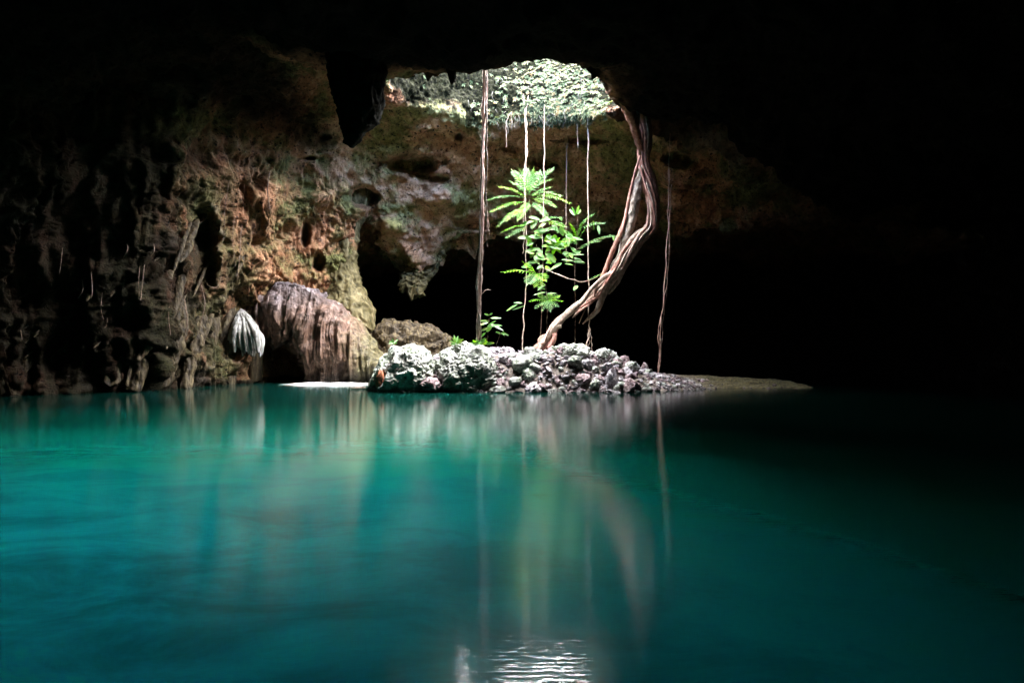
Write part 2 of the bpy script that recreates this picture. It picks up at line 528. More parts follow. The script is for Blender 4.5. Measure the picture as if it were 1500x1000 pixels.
HOLLOWS = [(603, 243, 46, 17, 1.9), (533, 288, 26, 16, 1.6), (672, 200, 8, 7, .8), (447, 345, 8, 22, .9), (466, 384, 9, 18, 1.0),
           (640, 262, 26, 9, .8), (475, 200, 9, 6, .5), (395, 235, 8, 5, .45), (455, 232, 12, 4, .5), (570, 405, 42, 34, 2.0), (700, 330, 50, 12, .7),
           (860, 205, 40, 8, .9), (800, 240, 30, 14, 1.0), (745, 215, 14, 8, .5), (1000, 235, 30, 12, 1.0),
           (400, 290, 40, 45, -.7), (560, 330, 40, 14, -.5), (650, 290, 40, 18, -.5), (350, 470, 34, 60, .8), (300, 360, 20, 60, .9), (412, 524, 30, 40, 2.0)]


def build_cave():
    dense = np.linspace(math.radians(20), math.radians(216), 1180, endpoint=False)
    rest = np.linspace(math.radians(216), math.radians(380), 330, endpoint=False)
    phi = np.concatenate([dense, rest])
    nphi = len(phi)
    ks = sorted(KEY)
    arr = np.array([KEY[k] for k in ks])                    # K,9,2
    kk = np.radians(np.array(ks + [ks[0] + 360]))
    arr = np.concatenate([arr, arr[:1]], 0)
    ph = np.mod(phi, 2 * math.pi)
    idx = np.searchsorted(kk, ph, side='right') - 1
    idx = np.clip(idx, 0, len(ks) - 1)
    t = (ph - kk[idx]) / (kk[idx + 1] - kk[idx])
    t = (0.35 * t + 0.65 * t * t * (3 - 2 * t))[:, None, None]
    pr = arr[idx] * (1 - t) + arr[idx + 1] * t              # nphi,9,2
    # sample the profile: number of samples per span
    spans = [70, 90, 110, 50, 70, 70, 60, 10]
    ss = np.concatenate([i + np.linspace(0, 1, n, endpoint=False) for i, n in enumerate(spans)] + [[8.0 - 1e-6]])
    i = ss.astype(int); f = (ss - i)[None, :, None]
    e = np.concatenate([2 * pr[:, :1] - pr[:, 1:2], pr, 2 * pr[:, -1:] - pr[:, -2:-1]], 1)
    p0, p1, p2, p3 = e[:, i], e[:, i + 1], e[:, i + 2], e[:, i + 3]
    q = .5 * (2 * p1 + .8 * (p2 - p0) * f + (2 * p0 * .8 - 5 * p1 * .9 - .1 * p1 + .0 * p1 + 4 * p2 * .85 - p3 * .8 + (p0 * 0)) * 0) if False else None
    # tension-relaxed hermite
    m1, m2 = .38 * (p2 - p0), .38 * (p3 - p1)
    f2, f3 = f * f, f * f * f
    q = (2 * f3 - 3 * f2 + 1) * p1 + (f3 - 2 * f2 + f) * m1 + (-2 * f3 + 3 * f2) * p2 + (f3 - f2) * m2
    r, z = q[..., 0], q[..., 1]
    x = HX + r * np.cos(phi)[:, None]
    y = HY + r * np.sin(phi)[:, None]
    g = np.stack([x, y, z], -1)
    S = np.broadcast_to(ss[None], x.shape)
    nrm = normals_grid(g, True)
    nv = len(ss)
    flat = g.reshape(-1, 3); nf = nrm.reshape(-1, 3); Sf = S.reshape(-1)
    PH = np.degrees(np.broadcast_to(ph[:, None], x.shape)).reshape(-1)
    # displacement
    big = fbm(flat * np.array([.30, .30, .36]) + 5, 3)
    med = fbm(flat * .95 + 31, 4, .55)
    rid = fbm(flat * 1.5 + 77, 4, .55, True)
    shell = fbm(flat * np.array([.9, .9, 2.6]) + 50, 3)
    w = worley(flat * 1.05 + fbm(flat * .8, 2)[:, None] * .6)
    pit = -np.clip(.42 - w, 0, 1) * 1.3
    w2 = worley(flat * 3.3 + 9)
    pit2 = -np.clip(.45 - w2, 0, 1) * .28
    wallm = sstep(2.6, 4.2, Sf)                       # 0 ceiling .. 1 wall
    leftm = sstep(140, 150, PH) * (1 - sstep(238, 250, PH))
    drip = fbm(flat * np.array([2.1, 2.1, .30]) + 13, 4, .55, True)
    drip2 = fbm(flat * np.array([5.5, 5.5, .8]) + 3, 3, .55, True)
    lipm = 1 - np.exp(-((Sf - 1.0) / .35) ** 2) * .55
    near = np.linalg.norm(flat[:, :2] - np.array([HX, HY]), axis=1)
    amp = .25 + .75 * sstep(3, 7, near)
    fin = fbm(flat * 4.5 + 88, 3, .6)
    d = big * 1.0 * amp + med * .36 * lipm + rid * .12 * lipm + shell * .20 * amp * (1 - .85 * leftm * wallm) + pit * .8 * amp + pit2 + fin * .09
    far = sstep(178, 196, PH)
    drip3 = fbm(flat * np.array([9, 9, .9]) + 30, 3, .6, True)
    mod = .35 + .65 * far + .5 * np.clip(perlin(flat * .35 + 60), -.5, 1)
    d = d + leftm * wallm * (drip * .52 + drip2 * .28 + drip3 * .07 - .15) * np.clip(mod, .15, 1.4)
    rough_left = leftm * wallm
    # normals of this grid point: make positive displacement go INTO the cave
    cen = np.array([-1.0, 18.0, 4.0])
    sgn = np.sign(((cen - flat) * nf).sum(1)); sgn[sgn == 0] = 1
    shaft = Sf < 1.0
    sg2 = np.sign(((np.array([HX, HY, 11.5]) - flat) * nf).sum(1))
    sgn = np.where(shaft, sg2, sgn)
    v = flat + nf * (sgn * d)[:, None]
    # sideways wobble for overhangs
    v[:, 0] += .14 * perlin(flat * 1.3 + 91) * amp
    v[:, 1] += .14 * perlin(flat * 1.3 + 191) * amp
    v[:, 2] += .12 * perlin(flat * 1.3 + 291) * amp
    # named hollows and swellings of this cave, placed where they stand (photo bearing, size, depth in metres)
    dd = v - np.array(CAM)
    vis = (dd[:, 1] > 16) & (Sf > 1.25)
    bx = np.where(vis, 750 + 1000 * dd[:, 0] / np.maximum(dd[:, 1], 1), -9999)
    by = np.where(vis, 500 - 1000 * dd[:, 2] / np.maximum(dd[:, 1], 1), -9999)
    un = dd / np.linalg.norm(dd, axis=1)[:, None]
    wob = 1 + .75 * fbm(flat * 1.3 + 400, 5, .62)
    for (hx, hy, hrx, hry, dep) in HOLLOWS:
        q = np.sqrt(((bx - hx) / hrx) ** 2 + ((by - hy) / hry) ** 2) * wob
        v = v + un * (dep * (1 - sstep(.35, 1.15, q)))[:, None]
    fcs = gridfaces(nphi, nv, True)
    me = mesh_np('cave_rock', v, fcs)
    back = ((PH > 5) & (PH < 205))
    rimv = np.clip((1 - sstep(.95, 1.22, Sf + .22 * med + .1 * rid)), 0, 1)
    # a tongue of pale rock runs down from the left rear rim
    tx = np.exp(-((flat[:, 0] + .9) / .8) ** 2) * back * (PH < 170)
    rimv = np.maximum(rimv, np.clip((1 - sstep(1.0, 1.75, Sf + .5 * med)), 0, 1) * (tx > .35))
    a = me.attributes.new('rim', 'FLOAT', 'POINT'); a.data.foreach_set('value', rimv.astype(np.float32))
    shade_damp = sstep(4.0, 5.2, Sf) * ((PH > 0) & (PH < 138)) + ((PH > 236) | (PH < 8)) * .7 * sstep(1.1, 1.8, Sf)  # shade of the recess and right side put into the rock colour
    shade_damp = np.maximum(shade_damp, (z.reshape(-1) < .22) * .9)
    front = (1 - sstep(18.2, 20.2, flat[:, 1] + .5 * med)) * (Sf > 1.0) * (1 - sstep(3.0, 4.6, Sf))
    shade_damp = np.maximum(shade_damp, front * .97)  # front ceiling painted near black as unlit
    leftdark = (1 - sstep(-10.9, -8.3, flat[:, 0] + 1.6 * med + .5 * rid)) * .915  # falloff of light on the far left wall painted as dark rock
    shade_damp = np.maximum(shade_damp, leftdark)
    shade_damp = np.maximum(shade_damp, ((PH > 285) | (PH < 22)) * sstep(1.02, 1.12, Sf) * (1 - sstep(1.9, 2.4, Sf)) * .9)
    shade_damp = np.maximum(shade_damp, sstep(4.5, 11.0, flat[:, 0] + 1.8 * med) * .88)
    shade_damp = np.maximum(shade_damp, (Sf > 1.3) * (1 - sstep(-7.4, -5.4, flat[:, 0] + .6 * rid)) * sstep(8.0, 9.2, z.reshape(-1) + .6 * med) * .95)
    shade_damp = np.clip(shade_damp + sstep(205, 236, PH) * .7 * sstep(1.1, 1.8, Sf), 0, 1)
    bounce_tint = ((PH > 20) & (PH < 165)) * (Sf > 1.0) * (1 - sstep(3.2, 4.2, Sf)) * sstep(-8.5, -6.5, flat[:, 0] + .8 * med) * (1 - sstep(2.5, 6.5, flat[:, 0] + 1.2 * med))  # paler rear ceiling colour stands in for bounced light
    a = me.attributes.new('bounce_tint', 'FLOAT', 'POINT'); a.data.foreach_set('value', (bounce_tint * .9).astype(np.float32))
    a = me.attributes.new('shade_damp', 'FLOAT', 'POINT'); a.data.foreach_set('value', shade_damp.astype(np.float32))
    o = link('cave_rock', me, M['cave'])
    tag(o, kind='structure')
    return o, v, fcs


cave, cave_v, cave_f = build_cave()
cave_bvh = BVHTree.FromPolygons(cave_v[:, :].tolist(), cave_f.tolist(), epsilon=0.0)


def hit(px, py, lift=0.0, fallback=26.0):
    d = Vector(((px - 750) / 1000., 1.0, (500 - py) / 1000.))
    l = d.length
    loc, n, i, t = cave_bvh.ray_cast(Vector(CAM), d / l)
    if loc is None:
        return P(px, py, fallback)
    D = loc.y - lift
    return P(px, py, D)


# roof ground above: keeps daylight out except through the opening
def roof_slab():
    n = 180; m = 8
    ph = np.linspace(0, 2 * math.pi, n, endpoint=False)
    rr = np.array([0., 3, 9, 20, 34, 60])
    vs = []
    ks = sorted(KEY)
    topz = np.interp(np.degrees(ph), ks + [360], [KEY[k][0][1] for k in ks] + [KEY[0][0][1]])
    top = np.interp(np.degrees(ph), ks + [360], [KEY[k][0][0] for k in ks] + [KEY[0][0][0]])
    for a, t, tz in zip(ph, top, topz):
        for q in rr:
            r = t - .15 + q
            r = t - .1 + q
            vs.append((HX + r * math.cos(a), HY + r * math.sin(a), tz - .1 + .6 * min(q, 3) / 3 + .25 * math.sin(a * 7 + q)))
    vs = np.array(vs)
    fc = gridfaces(n, len(rr), True)
    me = mesh_np('ground', vs, fc)
    m_, nt = mat_new('forest_soil')
    vec, _ = objpos(nt)
    c = ramp(nt, noise(nt, vec, 1.5, 6, .6), [(.35, (.02, .03, .01)), (.65, (.07, .09, .03))])
    finish(nt, c, .9)
    tag(link('ground', me, m_), kind='structure')


roof_slab()

# ------------------------------------------------------------------ water
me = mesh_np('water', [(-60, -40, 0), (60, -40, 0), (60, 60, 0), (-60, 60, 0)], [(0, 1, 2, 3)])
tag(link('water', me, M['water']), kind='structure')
# ------------------------------------------------------------------ island bank
def bank_h(x, y):
    """height of the rubble bank and sand spit above the water"""
    x = np.asarray(x, float); y = np.asarray(y, float)
    px = 750 + 1000 * x / 21.6
    top = np.interp(px, [500, 545, 575, 640, 700, 760, 830, 880, 925, 965, 1010, 1060, 1130, 1200, 1260],
                    [-.5, -.1, .55, .95, 1.0, 1.0, 1.12, .98, .66, .42, .30, .22, .16, .06, -.4])
    y0 = np.interp(px, [560, 600, 700, 800, 900, 980, 1040, 1100, 1200], [20.3, 19.95, 19.8, 19.75, 19.85, 20.0, 20.3, 20.1, 19.8])
    rise = sstep(0, 1, (y - y0 + .1) / np.interp(px, [560, 900, 1000, 1100], [1.3, 1.7, 2.6, 3.6]))
    back = 1 - sstep(24.9, 27.2, y)
    return -.30 + (top + .30) * rise * back + .02 * 0


def build_bank():
    xs = np.linspace(-5.4, 11.6, 340); ys = np.linspace(18.6, 28.5, 200)
    X, Y = np.meshgrid(xs, ys, indexing='ij')
    Z = bank_h(X, Y)
    f = np.stack([X, Y, Z], -1).reshape(-1, 3)
    px = 750 + 1000 * X.reshape(-1) / 21.6
    ro = 1 - sstep(930, 1060, px)
    f[:, 2] += (fbm(f * 2.1, 4) * .16 + fbm(f * 7 + 3, 3) * .05) * (.12 + ro) * sstep(-.3, .0, f[:, 2])
    f[:, 2] += fbm(f * np.array([1.2, 3, 1]) + 70, 4, .6) * (.05 + .10 * (1 - ro))
    f[:, 2] += (1 - ro) * fbm(f * 9, 3, .6, True) * .018
    tag(link('sand_bank', mesh_np('sand_bank', f, gridfaces(len(xs), len(ys))), M['sand']), kind='structure')


build_bank()


def build_spit():
    # pale sand shoal at the foot of the flowstone, awash
    xs = np.linspace(-10.2, -3.9, 160); ys = np.linspace(22.0, 28.6, 90)
    X, Y = np.meshgrid(xs, ys, indexing='ij')
    e = np.sqrt(((X + 6.35) / 2.3) ** 2 + ((Y - 23.9) / .95) ** 2)
    Z = .07 - .12 * e ** 2.0
    f = np.stack([X, Y, np.maximum(Z, -.6)], -1).reshape(-1, 3)
    f[:, 2] += fbm(f * 1.6, 3) * .035
    m, nt = mat_new('wet_white_sand')
    vec, _ = objpos(nt)
    c = ramp(nt, noise(nt, vec, 3, 5, .6), [(.35, (.22, .22, .20)), (.65, (.50, .50, .48))])
    finish(nt, c, .5, None, .4)
    tag(link('sand_shoal', mesh_np('sand_shoal', f, gridfaces(len(xs), len(ys))), m), kind='structure')


build_spit()


# ------------------------------------------------------------------ stones
def ico(sub):
    bm = bmesh.new()
    bmesh.ops.create_icosphere(bm, subdivisions=sub, radius=1.0)
    bm.verts.ensure_lookup_table()
    v = np.array([x.co[:] for x in bm.verts]); f = np.array([[l.index for l in q.verts] for q in bm.faces])
    bm.free()
    return v, f


ICO = {k: ico(k) for k in (3, 4, 5, 6, 7)}


def stone_mesh(name, sub, scale, seed, big=.35, crag=.22, pit=.16, freq=1.2, flat_bottom=None, facet=True, fine=0.0):
    v, f = ICO[sub]
    v = v.copy()
    r = np.random.RandomState(seed)
    if facet:   # broken planes
        for k in range(12):
            n = r.normal(size=3); n /= np.linalg.norm(n)
            h = .50 + .34 * r.rand()
            s = v @ n
            over = np.clip(s - h, 0, None)
            v = v - over[:, None] * n * .85
    o = r.rand(3) * 50
    d = fbm(v * freq + o, 3) * big
    d += fbm(v * freq * 2.3 + o, 4, .6, True) * crag
    w = worley(v * freq * 3.1 + o)
    d -= np.clip(.5 - w, 0, 1) * pit * 2
    w = worley(v * freq * 8 + o)
    d -= np.clip(.45 - w, 0, 1) * pit * .7
    if fine:
        q = v * np.array([1, 1, 1.8]) * freq * 5 + o
        q = q + fbm(q * .5, 3)[:, None] * 1.2
        d += fbm(q, 4, .6, True) * fine
    nn = v / np.linalg.norm(v, axis=1)[:, None]
    v = v + nn * d[:, None]
    v = v * np.array(scale)
    if flat_bottom is not None:
        v[:, 2] = np.maximum(v[:, 2], flat_bottom)
    return mesh_np(name, v, f, True)


def boulder(px0, px1, pytop, D, depth, seed, label, mat, zbase=-.25, name='boulder', **kw):
    x0, x1 = (px0 - 750) / 1000 * D, (px1 - 750) / 1000 * D
    zt = 1.5 + (500 - pytop) / 1000 * D
    sx, sz = (x1 - x0) / 2, (zt - zbase) / 2
    me = stone_mesh('boulder', 7, (sx, depth, sz), seed, **kw)
    o = link(name, me, M[mat], None, ((x0 + x1) / 2, D, (zt + zbase) / 2))
    return tag(o, label, 'boulder')


boulder(548, 646, 510, 21.25, 1.25, 5, 'crinkled grey white boulder at the left end of the rock bank beside the pale sand', 'white_rock', big=.34, crag=.11, pit=.06, freq=1.2, facet=False, fine=.075, zbase=-1.1)
boulder(630, 738, 511, 21.4, 1.3, 9, 'crinkled grey white boulder at the foot of the thick hanging root', 'white_rock', big=.34, crag=.11, pit=.06, freq=1.2, facet=False, fine=.075, zbase=-1.1)
boulder(655, 705, 498, 21.5, .45, 12, 'small pale peaked rock on top of the bank beside the leafy seedlings', 'white_rock', zbase=.7, big=.2, crag=.25, pit=.2)
boulder(806, 868, 500, 21.7, .6, 21, 'pale pitted rock crowning the rubble heap below the single straight root', 'white_rock', zbase=.45, big=.3, crag=.25, pit=.2)
boulder(860, 912, 514, 21.6, .55, 23, 'pale sloping rock on the right shoulder of the rubble heap', 'white_rock', zbase=.3, big=.3, crag=.25, pit=.2)
boulder(700, 760, 510, 21.9, .6, 25, 'low grey rock behind the rubble left of the big trunk base', 'grey_rock', zbase=.35, big=.3, crag=.25, pit=.2)
boulder(745, 800, 514, 21.9, .6, 27, 'low grey rock under the foot of the twisting trunk', 'grey_rock', zbase=.35, big=.3, crag=.25, pit=.2)
boulder(655, 690, 548, 20.35, .35, 31, 'smooth slate grey wedge of rock at the waterline below the second boulder', 'grey_rock', zbase=-.1, big=.15, crag=.05, pit=.03)
boulder(607, 645, 553, 20.2, .35, 33, 'dark reddish block at the waterline between the two big boulders', 'dark_rock', zbase=-.1, big=.2, crag=.15, pit=.08)
boulder(884, 906, 538, 20.5, .22, 37, 'blue grey stone low on the right side of the rubble', 'grey_rock', zbase=.1, big=.2, crag=.1, pit=.05)
boulder(912, 932, 552, 20.2, .22, 39, 'dark brown stone at the waterline right of the rubble heap', 'dark_rock', zbase=-.05, big=.2, crag=.1, pit=.05)
boulder(936, 950, 530, 22.0, .18, 41, 'small dark upright stone at the right end of the rubble', 'dark_rock', zbase=.3, big=.2, crag=.15, pit=.05)
boulder(893, 912, 521, 21.3, .22, 43, 'black stone near the top of the right slope of rubble', 'dark_rock', zbase=.45, big=.2, crag=.15, pit=.05)
boulder(551, 566, 543, 20.2, .22, 47, 'rust orange rock leaning at the left waterline of the first boulder', 'rust_rock', zbase=-.1, big=.15, crag=.1, pit=.05)

variants = []
for k in range(14):
    r = np.random.RandomState(100 + k)
    sc = (1, .7 + .5 * r.rand(), .5 + .4 * r.rand())
    variants.append(stone_mesh('stone', 4 if k % 3 else 5, sc, 200 + k, big=.30, crag=.24, pit=.16, freq=1.1))
for k, me in enumerate(variants):
    me.materials.append(M[['grey_rock', 'white_rock', 'dark_rock', 'grey_rock', 'white_rock'][k % 5]])
rr = np.random.RandomState(77)
LAB = {'grey_rock': ('jagged grey stone in the rubble heap below the trunk', 'grey stones of the rubble heap'),
       'pale': ('pale cream stone in the rubble heap below the trunk', 'pale stones of the rubble heap'),
       'dark': ('dark purplish stone in the rubble heap below the trunk', 'dark stones of the rubble heap')}
cnt = 0
placed = []
for i in range(2600):
    if cnt >= 285: break
    big = rr.rand() < .3
    px = rr.uniform(596, 1048)
    fr = rr.rand() ** 1.1
    y = np.interp(px, [560, 600, 700, 800, 900, 980, 1040], [20.3, 19.95, 19.8, 19.75, 19.85, 20.0, 20.3]) + .12 + fr * np.interp(px, [600, 760, 900, 1000, 1050], [.7, 2.2, 2.0, 2.2, 1.0])
    if px < 735 and fr > .35: continue
    if px > 940 and rr.rand() < (px - 940) / 120: continue
    x = (px - 750) / 1000 * y
    s = rr.uniform(.16, .30) if big else rr.uniform(.06, .16)
    if i < 26: s = rr.uniform(.24, .36)
    if i < 26 and px > 930: continue
    if px > 925: s *= np.interp(px, [925, 1050], [.8, .4])
    ok = all((x - a) ** 2 + (y - b) ** 2 > (.50 * (s + c)) ** 2 for a, b, c in placed)
    if not ok: continue
    placed.append((x, y, s))
    me = variants[rr.randint(14)]
    mn = me.materials[0].name
    key = 'pale' if 'karst' in mn else ('dark' if 'dark' in mn else 'grey_rock')
    o = bpy.data.objects.new('stone', me); C.objects.link(o)
    o.location = (x, y, float(bank_h(x, y)) + s * .18)
    o.scale = (s, s, s)
    o.rotation_euler = (rr.uniform(-.5, .5), rr.uniform(-.5, .5), rr.uniform(0, 6.28))
    tag(o, LAB[key][0], 'stone', LAB[key][1])
    cnt += 1
# a few dark pebbles on the sand spit
for i, (px, py) in enumerate([(1026, 571), (1030, 574), (1058, 569), (1062, 570), (1090, 566), (1120, 569), (1148, 571), (1010, 560), (1100, 560)]):
    D = 1.45 / (py - 500) * 1000 if py > 566 else 22.0
    D = max(D, 20.3)
    x = (px - 750) / 1000 * D
    o = bpy.data.objects.new('pebble', variants[2 if i % 2 else 7]); C.objects.link(o)
    s = [.14, .09, .06, .09, .05, .05, .06, .07, .05][i]
    o.location = (x, D, float(bank_h(x, D)) + s * .3); o.scale = (s, s, s * .9); o.rotation_euler = (0, .2, i * 1.3)
    tag(o, 'small dark stone lying on the sand spit right of the rubble', 'stone', 'dark pebbles on the sand spit')
pr_ = np.random.RandomState(31)
for k in range(55):
    px = 985 + 195 * pr_.rand() ** 1.3
    D = pr_.uniform(20.2, 22.6)
    x = (px - 750) / 1000 * D
    o = bpy.data.objects.new('pebble', variants[[2, 7, 12, 0][k % 4]]); C.objects.link(o)
    s = pr_.uniform(.025, .085)
    o.location = (x, D, float(bank_h(x, D)) + s * .5); o.scale = (s, s, s * .8); o.rotation_euler = (pr_.uniform(-.4, .4), .2, k * 1.3)
    tag(o, 'small dark stone lying on the sand spit right of the rubble', 'stone', 'dark pebbles on the sand spit')
# driftwood twig in the shallows left of the bank
v, f = tube_arrays([P(512, 570, 21.2), P(530, 569.5, 21.2), P(552, 570, 21.0)], [.02, .03, .015], 6, 20, rough=.5)
mb = MB(); mb.add(v + np.array([0, 0, .03]), f)
tag(mb.build('driftwood_stick', M['root_dim'], None, P(530, 570, 21.2)), 'thin dark stick lying in the shallows left of the first boulder', 'driftwood')


# the finer rubble between the stones: thousands of shards nobody could count
def rubble():
    v0, f0 = ICO[3]
    r = np.random.RandomState(9)
    protos = []
    for k in range(10):
        v = v0.copy()
        for q in range(9):
            n = r.normal(size=3); n /= np.linalg.norm(n)
            o_ = np.clip(v @ n - (.3 + .4 * r.rand()), 0, None); v = v - o_[:, None] * n * .95
        v += (v / np.linalg.norm(v, axis=1)[:, None]) * (fbm(v * 2.2 + k * 9, 3, .6) * .3)[:, None]
        protos.append(v * [1, r.uniform(.6, 1), r.uniform(.35, .7)])
    for nm, mk, cnt_, lab in (('rubble', 'grey_rock', 1500, 'fine grey rubble filling the gaps between the stones of the island bank'),
                              ('rubble', 'dark_rock', 900, 'dark wet rubble low along the waterline of the island bank')):
        V, F, n0 = [], [], 0
        for k in range(cnt_):
            px = r.uniform(590, 1035 if mk == 'grey_rock' else 1050)
            if k % 6 == 0: px = r.uniform(1000, 1000 + 180 * r.rand())
            ya = np.interp(px, [560, 600, 700, 800, 900, 980, 1040], [20.3, 19.95, 19.8, 19.75, 19.85, 20.0, 20.3]) + .02
            fr = r.rand() if mk == 'grey_rock' else r.rand() ** 2
            y = ya + fr * np.interp(px, [600, 760, 900, 1000, 1050], [1.2, 2.6, 2.6, 2.4, 1.0])
            x = (px - 750) / 1000 * y
            s = r.uniform(.04, .12) * np.interp(px, [920, 1050, 1180], [1, .5, .3])
            a, b, c = r.uniform(0, 6.28), r.uniform(-.6, .6), r.uniform(-.6, .6)
            R = np.array(Matrix.Rotation(a, 3, 'Z') @ Matrix.Rotation(b, 3, 'X') @ Matrix.Rotation(c, 3, 'Y'))
            v = protos[r.randint(10)] @ R.T * s + [x, y, float(bank_h(x, y)) + s * .2 + .03]
            V.append(v); F.append(f0 + n0); n0 += len(v)
        o = link(nm, mesh_np(nm, np.vstack(V), np.vstack(F), False), M[mk])
        tag(o, lab, 'rubble', kind='stuff')


rubble()
# ------------------------------------------------------------------ twisting trunk and hanging roots
def px_path(pl, D0, D1=None):
    """pixel polyline [(px,py,halfwidth_px)], depth running from D0 to D1"""
    if D1 is None: D1 = D0
    pts, rad = [], []
    for i, q in enumerate(pl):
        t = i / max(1, len(pl) - 1)
        D = D0 + (D1 - D0) * t
        if len(q) > 3: D = q[3]
        pts.append(P(q[0], q[1], D)); rad.append(q[2] / 1000 * D)
    return pts, rad


def strand(name, pl, D0, D1, mat, parent, loc, n=60, sides=12, rough=.35, flute=.12, seed=0, freq=5.0, label=None):
    pts, rad = px_path(pl, D0, D1)
    rad = [r_ * THIN for r_ in rad]
    v, f = tube_arrays(pts, rad, sides, n, rough, flute, seed, freq)
    mb = MB(); mb.add(v, f)
    o = mb.build(name, M[mat], parent, loc)
    if label: o['label'] = label
    return o


THIN = 1.12
base = P(800, 512, 21.6)
tr = thing('twisting_trunk', 'thick twisting pinkish trunk of braided roots running from the roof opening to the rubble', 'tree root', base)
# upper trunk
strand('trunk', [(938, 128, 5, 21.7), (942, 165, 7, 22.2), (947, 200, 8, 22.6), (944, 235, 8), (951, 268, 8), (956, 300, 7.5), (956, 325, 8), (948, 342, 6.5), (930, 360, 6), (916, 382, 5.5), (906, 402, 5)], 22.90, 23.10, 'bark_pink', tr, base, 110, 20, .30, .16, 1, 4.0)
strand('branch', [(868, 84, 3, 19.5), (884, 98, 5, 19.9), (900, 122, 6, 20.5), (913, 148, 7, 21.1), (925, 172, 6.5, 21.7), (934, 200, 5, 22.2), (940, 228, 3, 22.6)], 21, 21.3, 'bark_red', tr, base, 80, 16, .35, .15, 2, 4.0, 'rust red root running along the rim of the opening')
strand('branch', [(904, 128, 2.5, 20.7), (915, 136, 4, 21.1), (928, 146, 5, 21.5), (935, 160, 5, 21.8)], 21, 21.2, 'bark_red', tr, base, 40, 14, .4, .1, 3, 4.0)
strand('stump', [(934, 126, 2.2, 21.3), (934, 128, 5.2, 21.3), (933, 140, 4.6, 21.5), (932, 158, 4.4, 21.7), (933, 176, 3.6, 22.0), (934, 196, 2.6, 22.3), (936, 215, 1.2, 22.5)], 21.05, 21.2, 'bark_pale', tr, base, 60, 14, .4, .14, 4, 5.0, 'pale sawn stub at the top of the trunk')
# hollow pale slab
strand('root', [(944, 238, 2), (936, 262, 4.5), (930, 290, 7), (925, 315, 7.5), (920, 338, 7), (914, 358, 5.5), (908, 380, 4.5), (900, 398, 4)], 22.85, 22.90, 'bark_pale', tr, base, 90, 18, .38, .12, 5, 5.0, 'flat pale flaking slab of root')
strand('root', [(939, 225, 1.4), (929, 258, 1.8), (921, 292, 2), (915, 325, 2.6), (905, 350, 3), (896, 370, 3), (889, 390, 3), (881, 408, 2.6)], 22.75, 22.80, 'bark_pink', tr, base, 90, 10, .3, .1, 6)
strand('root', [(952, 330, 5), (938, 344, 5.5), (922, 362, 7), (912, 380, 7.5), (901, 395, 6.5), (893, 408, 4.5), (884, 420, 3)], 22.90, 22.90, 'bark_pale', tr, base, 70, 18, .3, .2, 7, 4.0)
strand('root', [(957, 322, 6), (950, 340, 5), (936, 358, 4.8), (923, 378, 4.4), (912, 394, 4.2), (907, 407, 3.4), (899, 421, 2.4), (891, 431, 1.2)], 23.00, 22.90, 'root_pale', tr, base, 70, 12, .25, .1, 8)
strand('root', [(948, 333, 3), (930, 345, 3), (915, 365, 2.8), (904, 384, 2.6), (897, 400, 2.6), (888, 416, 2)], 22.70, 22.75, 'root_pale', tr, base, 60, 10, .25, .1, 9)
# lower braid
strand('root', [(912, 394, 3), (904, 399, 3.4), (888, 404, 3), (874, 415, 2.6), (863, 427, 2.8), (853, 441, 3.4), (838, 453, 4), (825, 465, 4.2), (816, 476, 4.2), (806, 489, 4.6), (797, 502, 5.2), (786, 515, 5)], 22.70, 22.05, 'root_pale', tr, base, 110, 14, .25, .12, 10)
strand('root', [(909, 398, 4), (900, 408, 4), (888, 424, 4.2), (880, 440, 4), (875, 454, 3.6), (867, 463, 2.8), (860, 468, 1.6), (853, 475, .6)], 22.90, 22.80, 'root_pale', tr, base, 80, 12, .25, .12, 11)
strand('root', [(894, 402, 2.6), (880, 417, 3), (867, 429, 3), (854, 443, 3), (841, 454, 3.2), (828, 466, 2)], 22.75, 22.90, 'root_pale', tr, base, 60, 10, .25, .1, 12)
strand('root', [(830, 464, 1.4), (820, 468, 1.6), (811, 473, 1.7), (804, 484, 1.7), (799, 494, 1.8), (792, 505, 1.6)], 22.80, 21.85, 'root_brown', tr, base, 50, 8, .25, .1, 13)
strand('root', [(872, 431, 2.4), (862, 440, 2.3), (866, 441, 2.0), (856, 448, 1.8), (846, 454, .8)], 22.70, 22.80, 'root_pale', tr, base, 40, 8, .3, .1, 14)
strand('root', [(856, 448, 2.2), (850, 454, 2.0), (843, 461, 1.6), (838, 466, .5)], 22.75, 22.80, 'root_pale', tr, base, 30, 8, .3, .1, 15)
strand('root', [(879, 411, 1.5), (872, 423, 1.7), (870, 434, 1.5), (864, 444, .8)], 22.60, 22.70, 'root_brown', tr, base, 40, 8, .3, .1, 16)
strand('root', [(858, 452, .8), (853, 462, .8), (848, 474, .5)], 22.80, 22.80, 'root_dim', tr, base, 30, 6, .2, .1, 17)
strand('stump', [(823, 477.5, 2.6), (816, 479, 3.2), (808, 484, 3.6), (801, 493, 3.4)], 22.2, 22.2, 'root_pale', tr, base, 30, 10, .25, .1, 18)
strand('stump', [(812, 489, 3.2), (812, 495, 3.0), (809, 502, 3.4), (803, 512, 3)], 22.1, 21.9, 'bark_pink', tr, base, 30, 10, .25, .1, 19)
strand('trunk_foot', [(812, 480, 4), (806, 492, 6.5), (800, 502, 8.5), (793, 514, 10), (786, 524, 9)], 22.4, 22.1, 'bark_pink', tr, base, 60, 20, .35, .22, 20, 4.0)



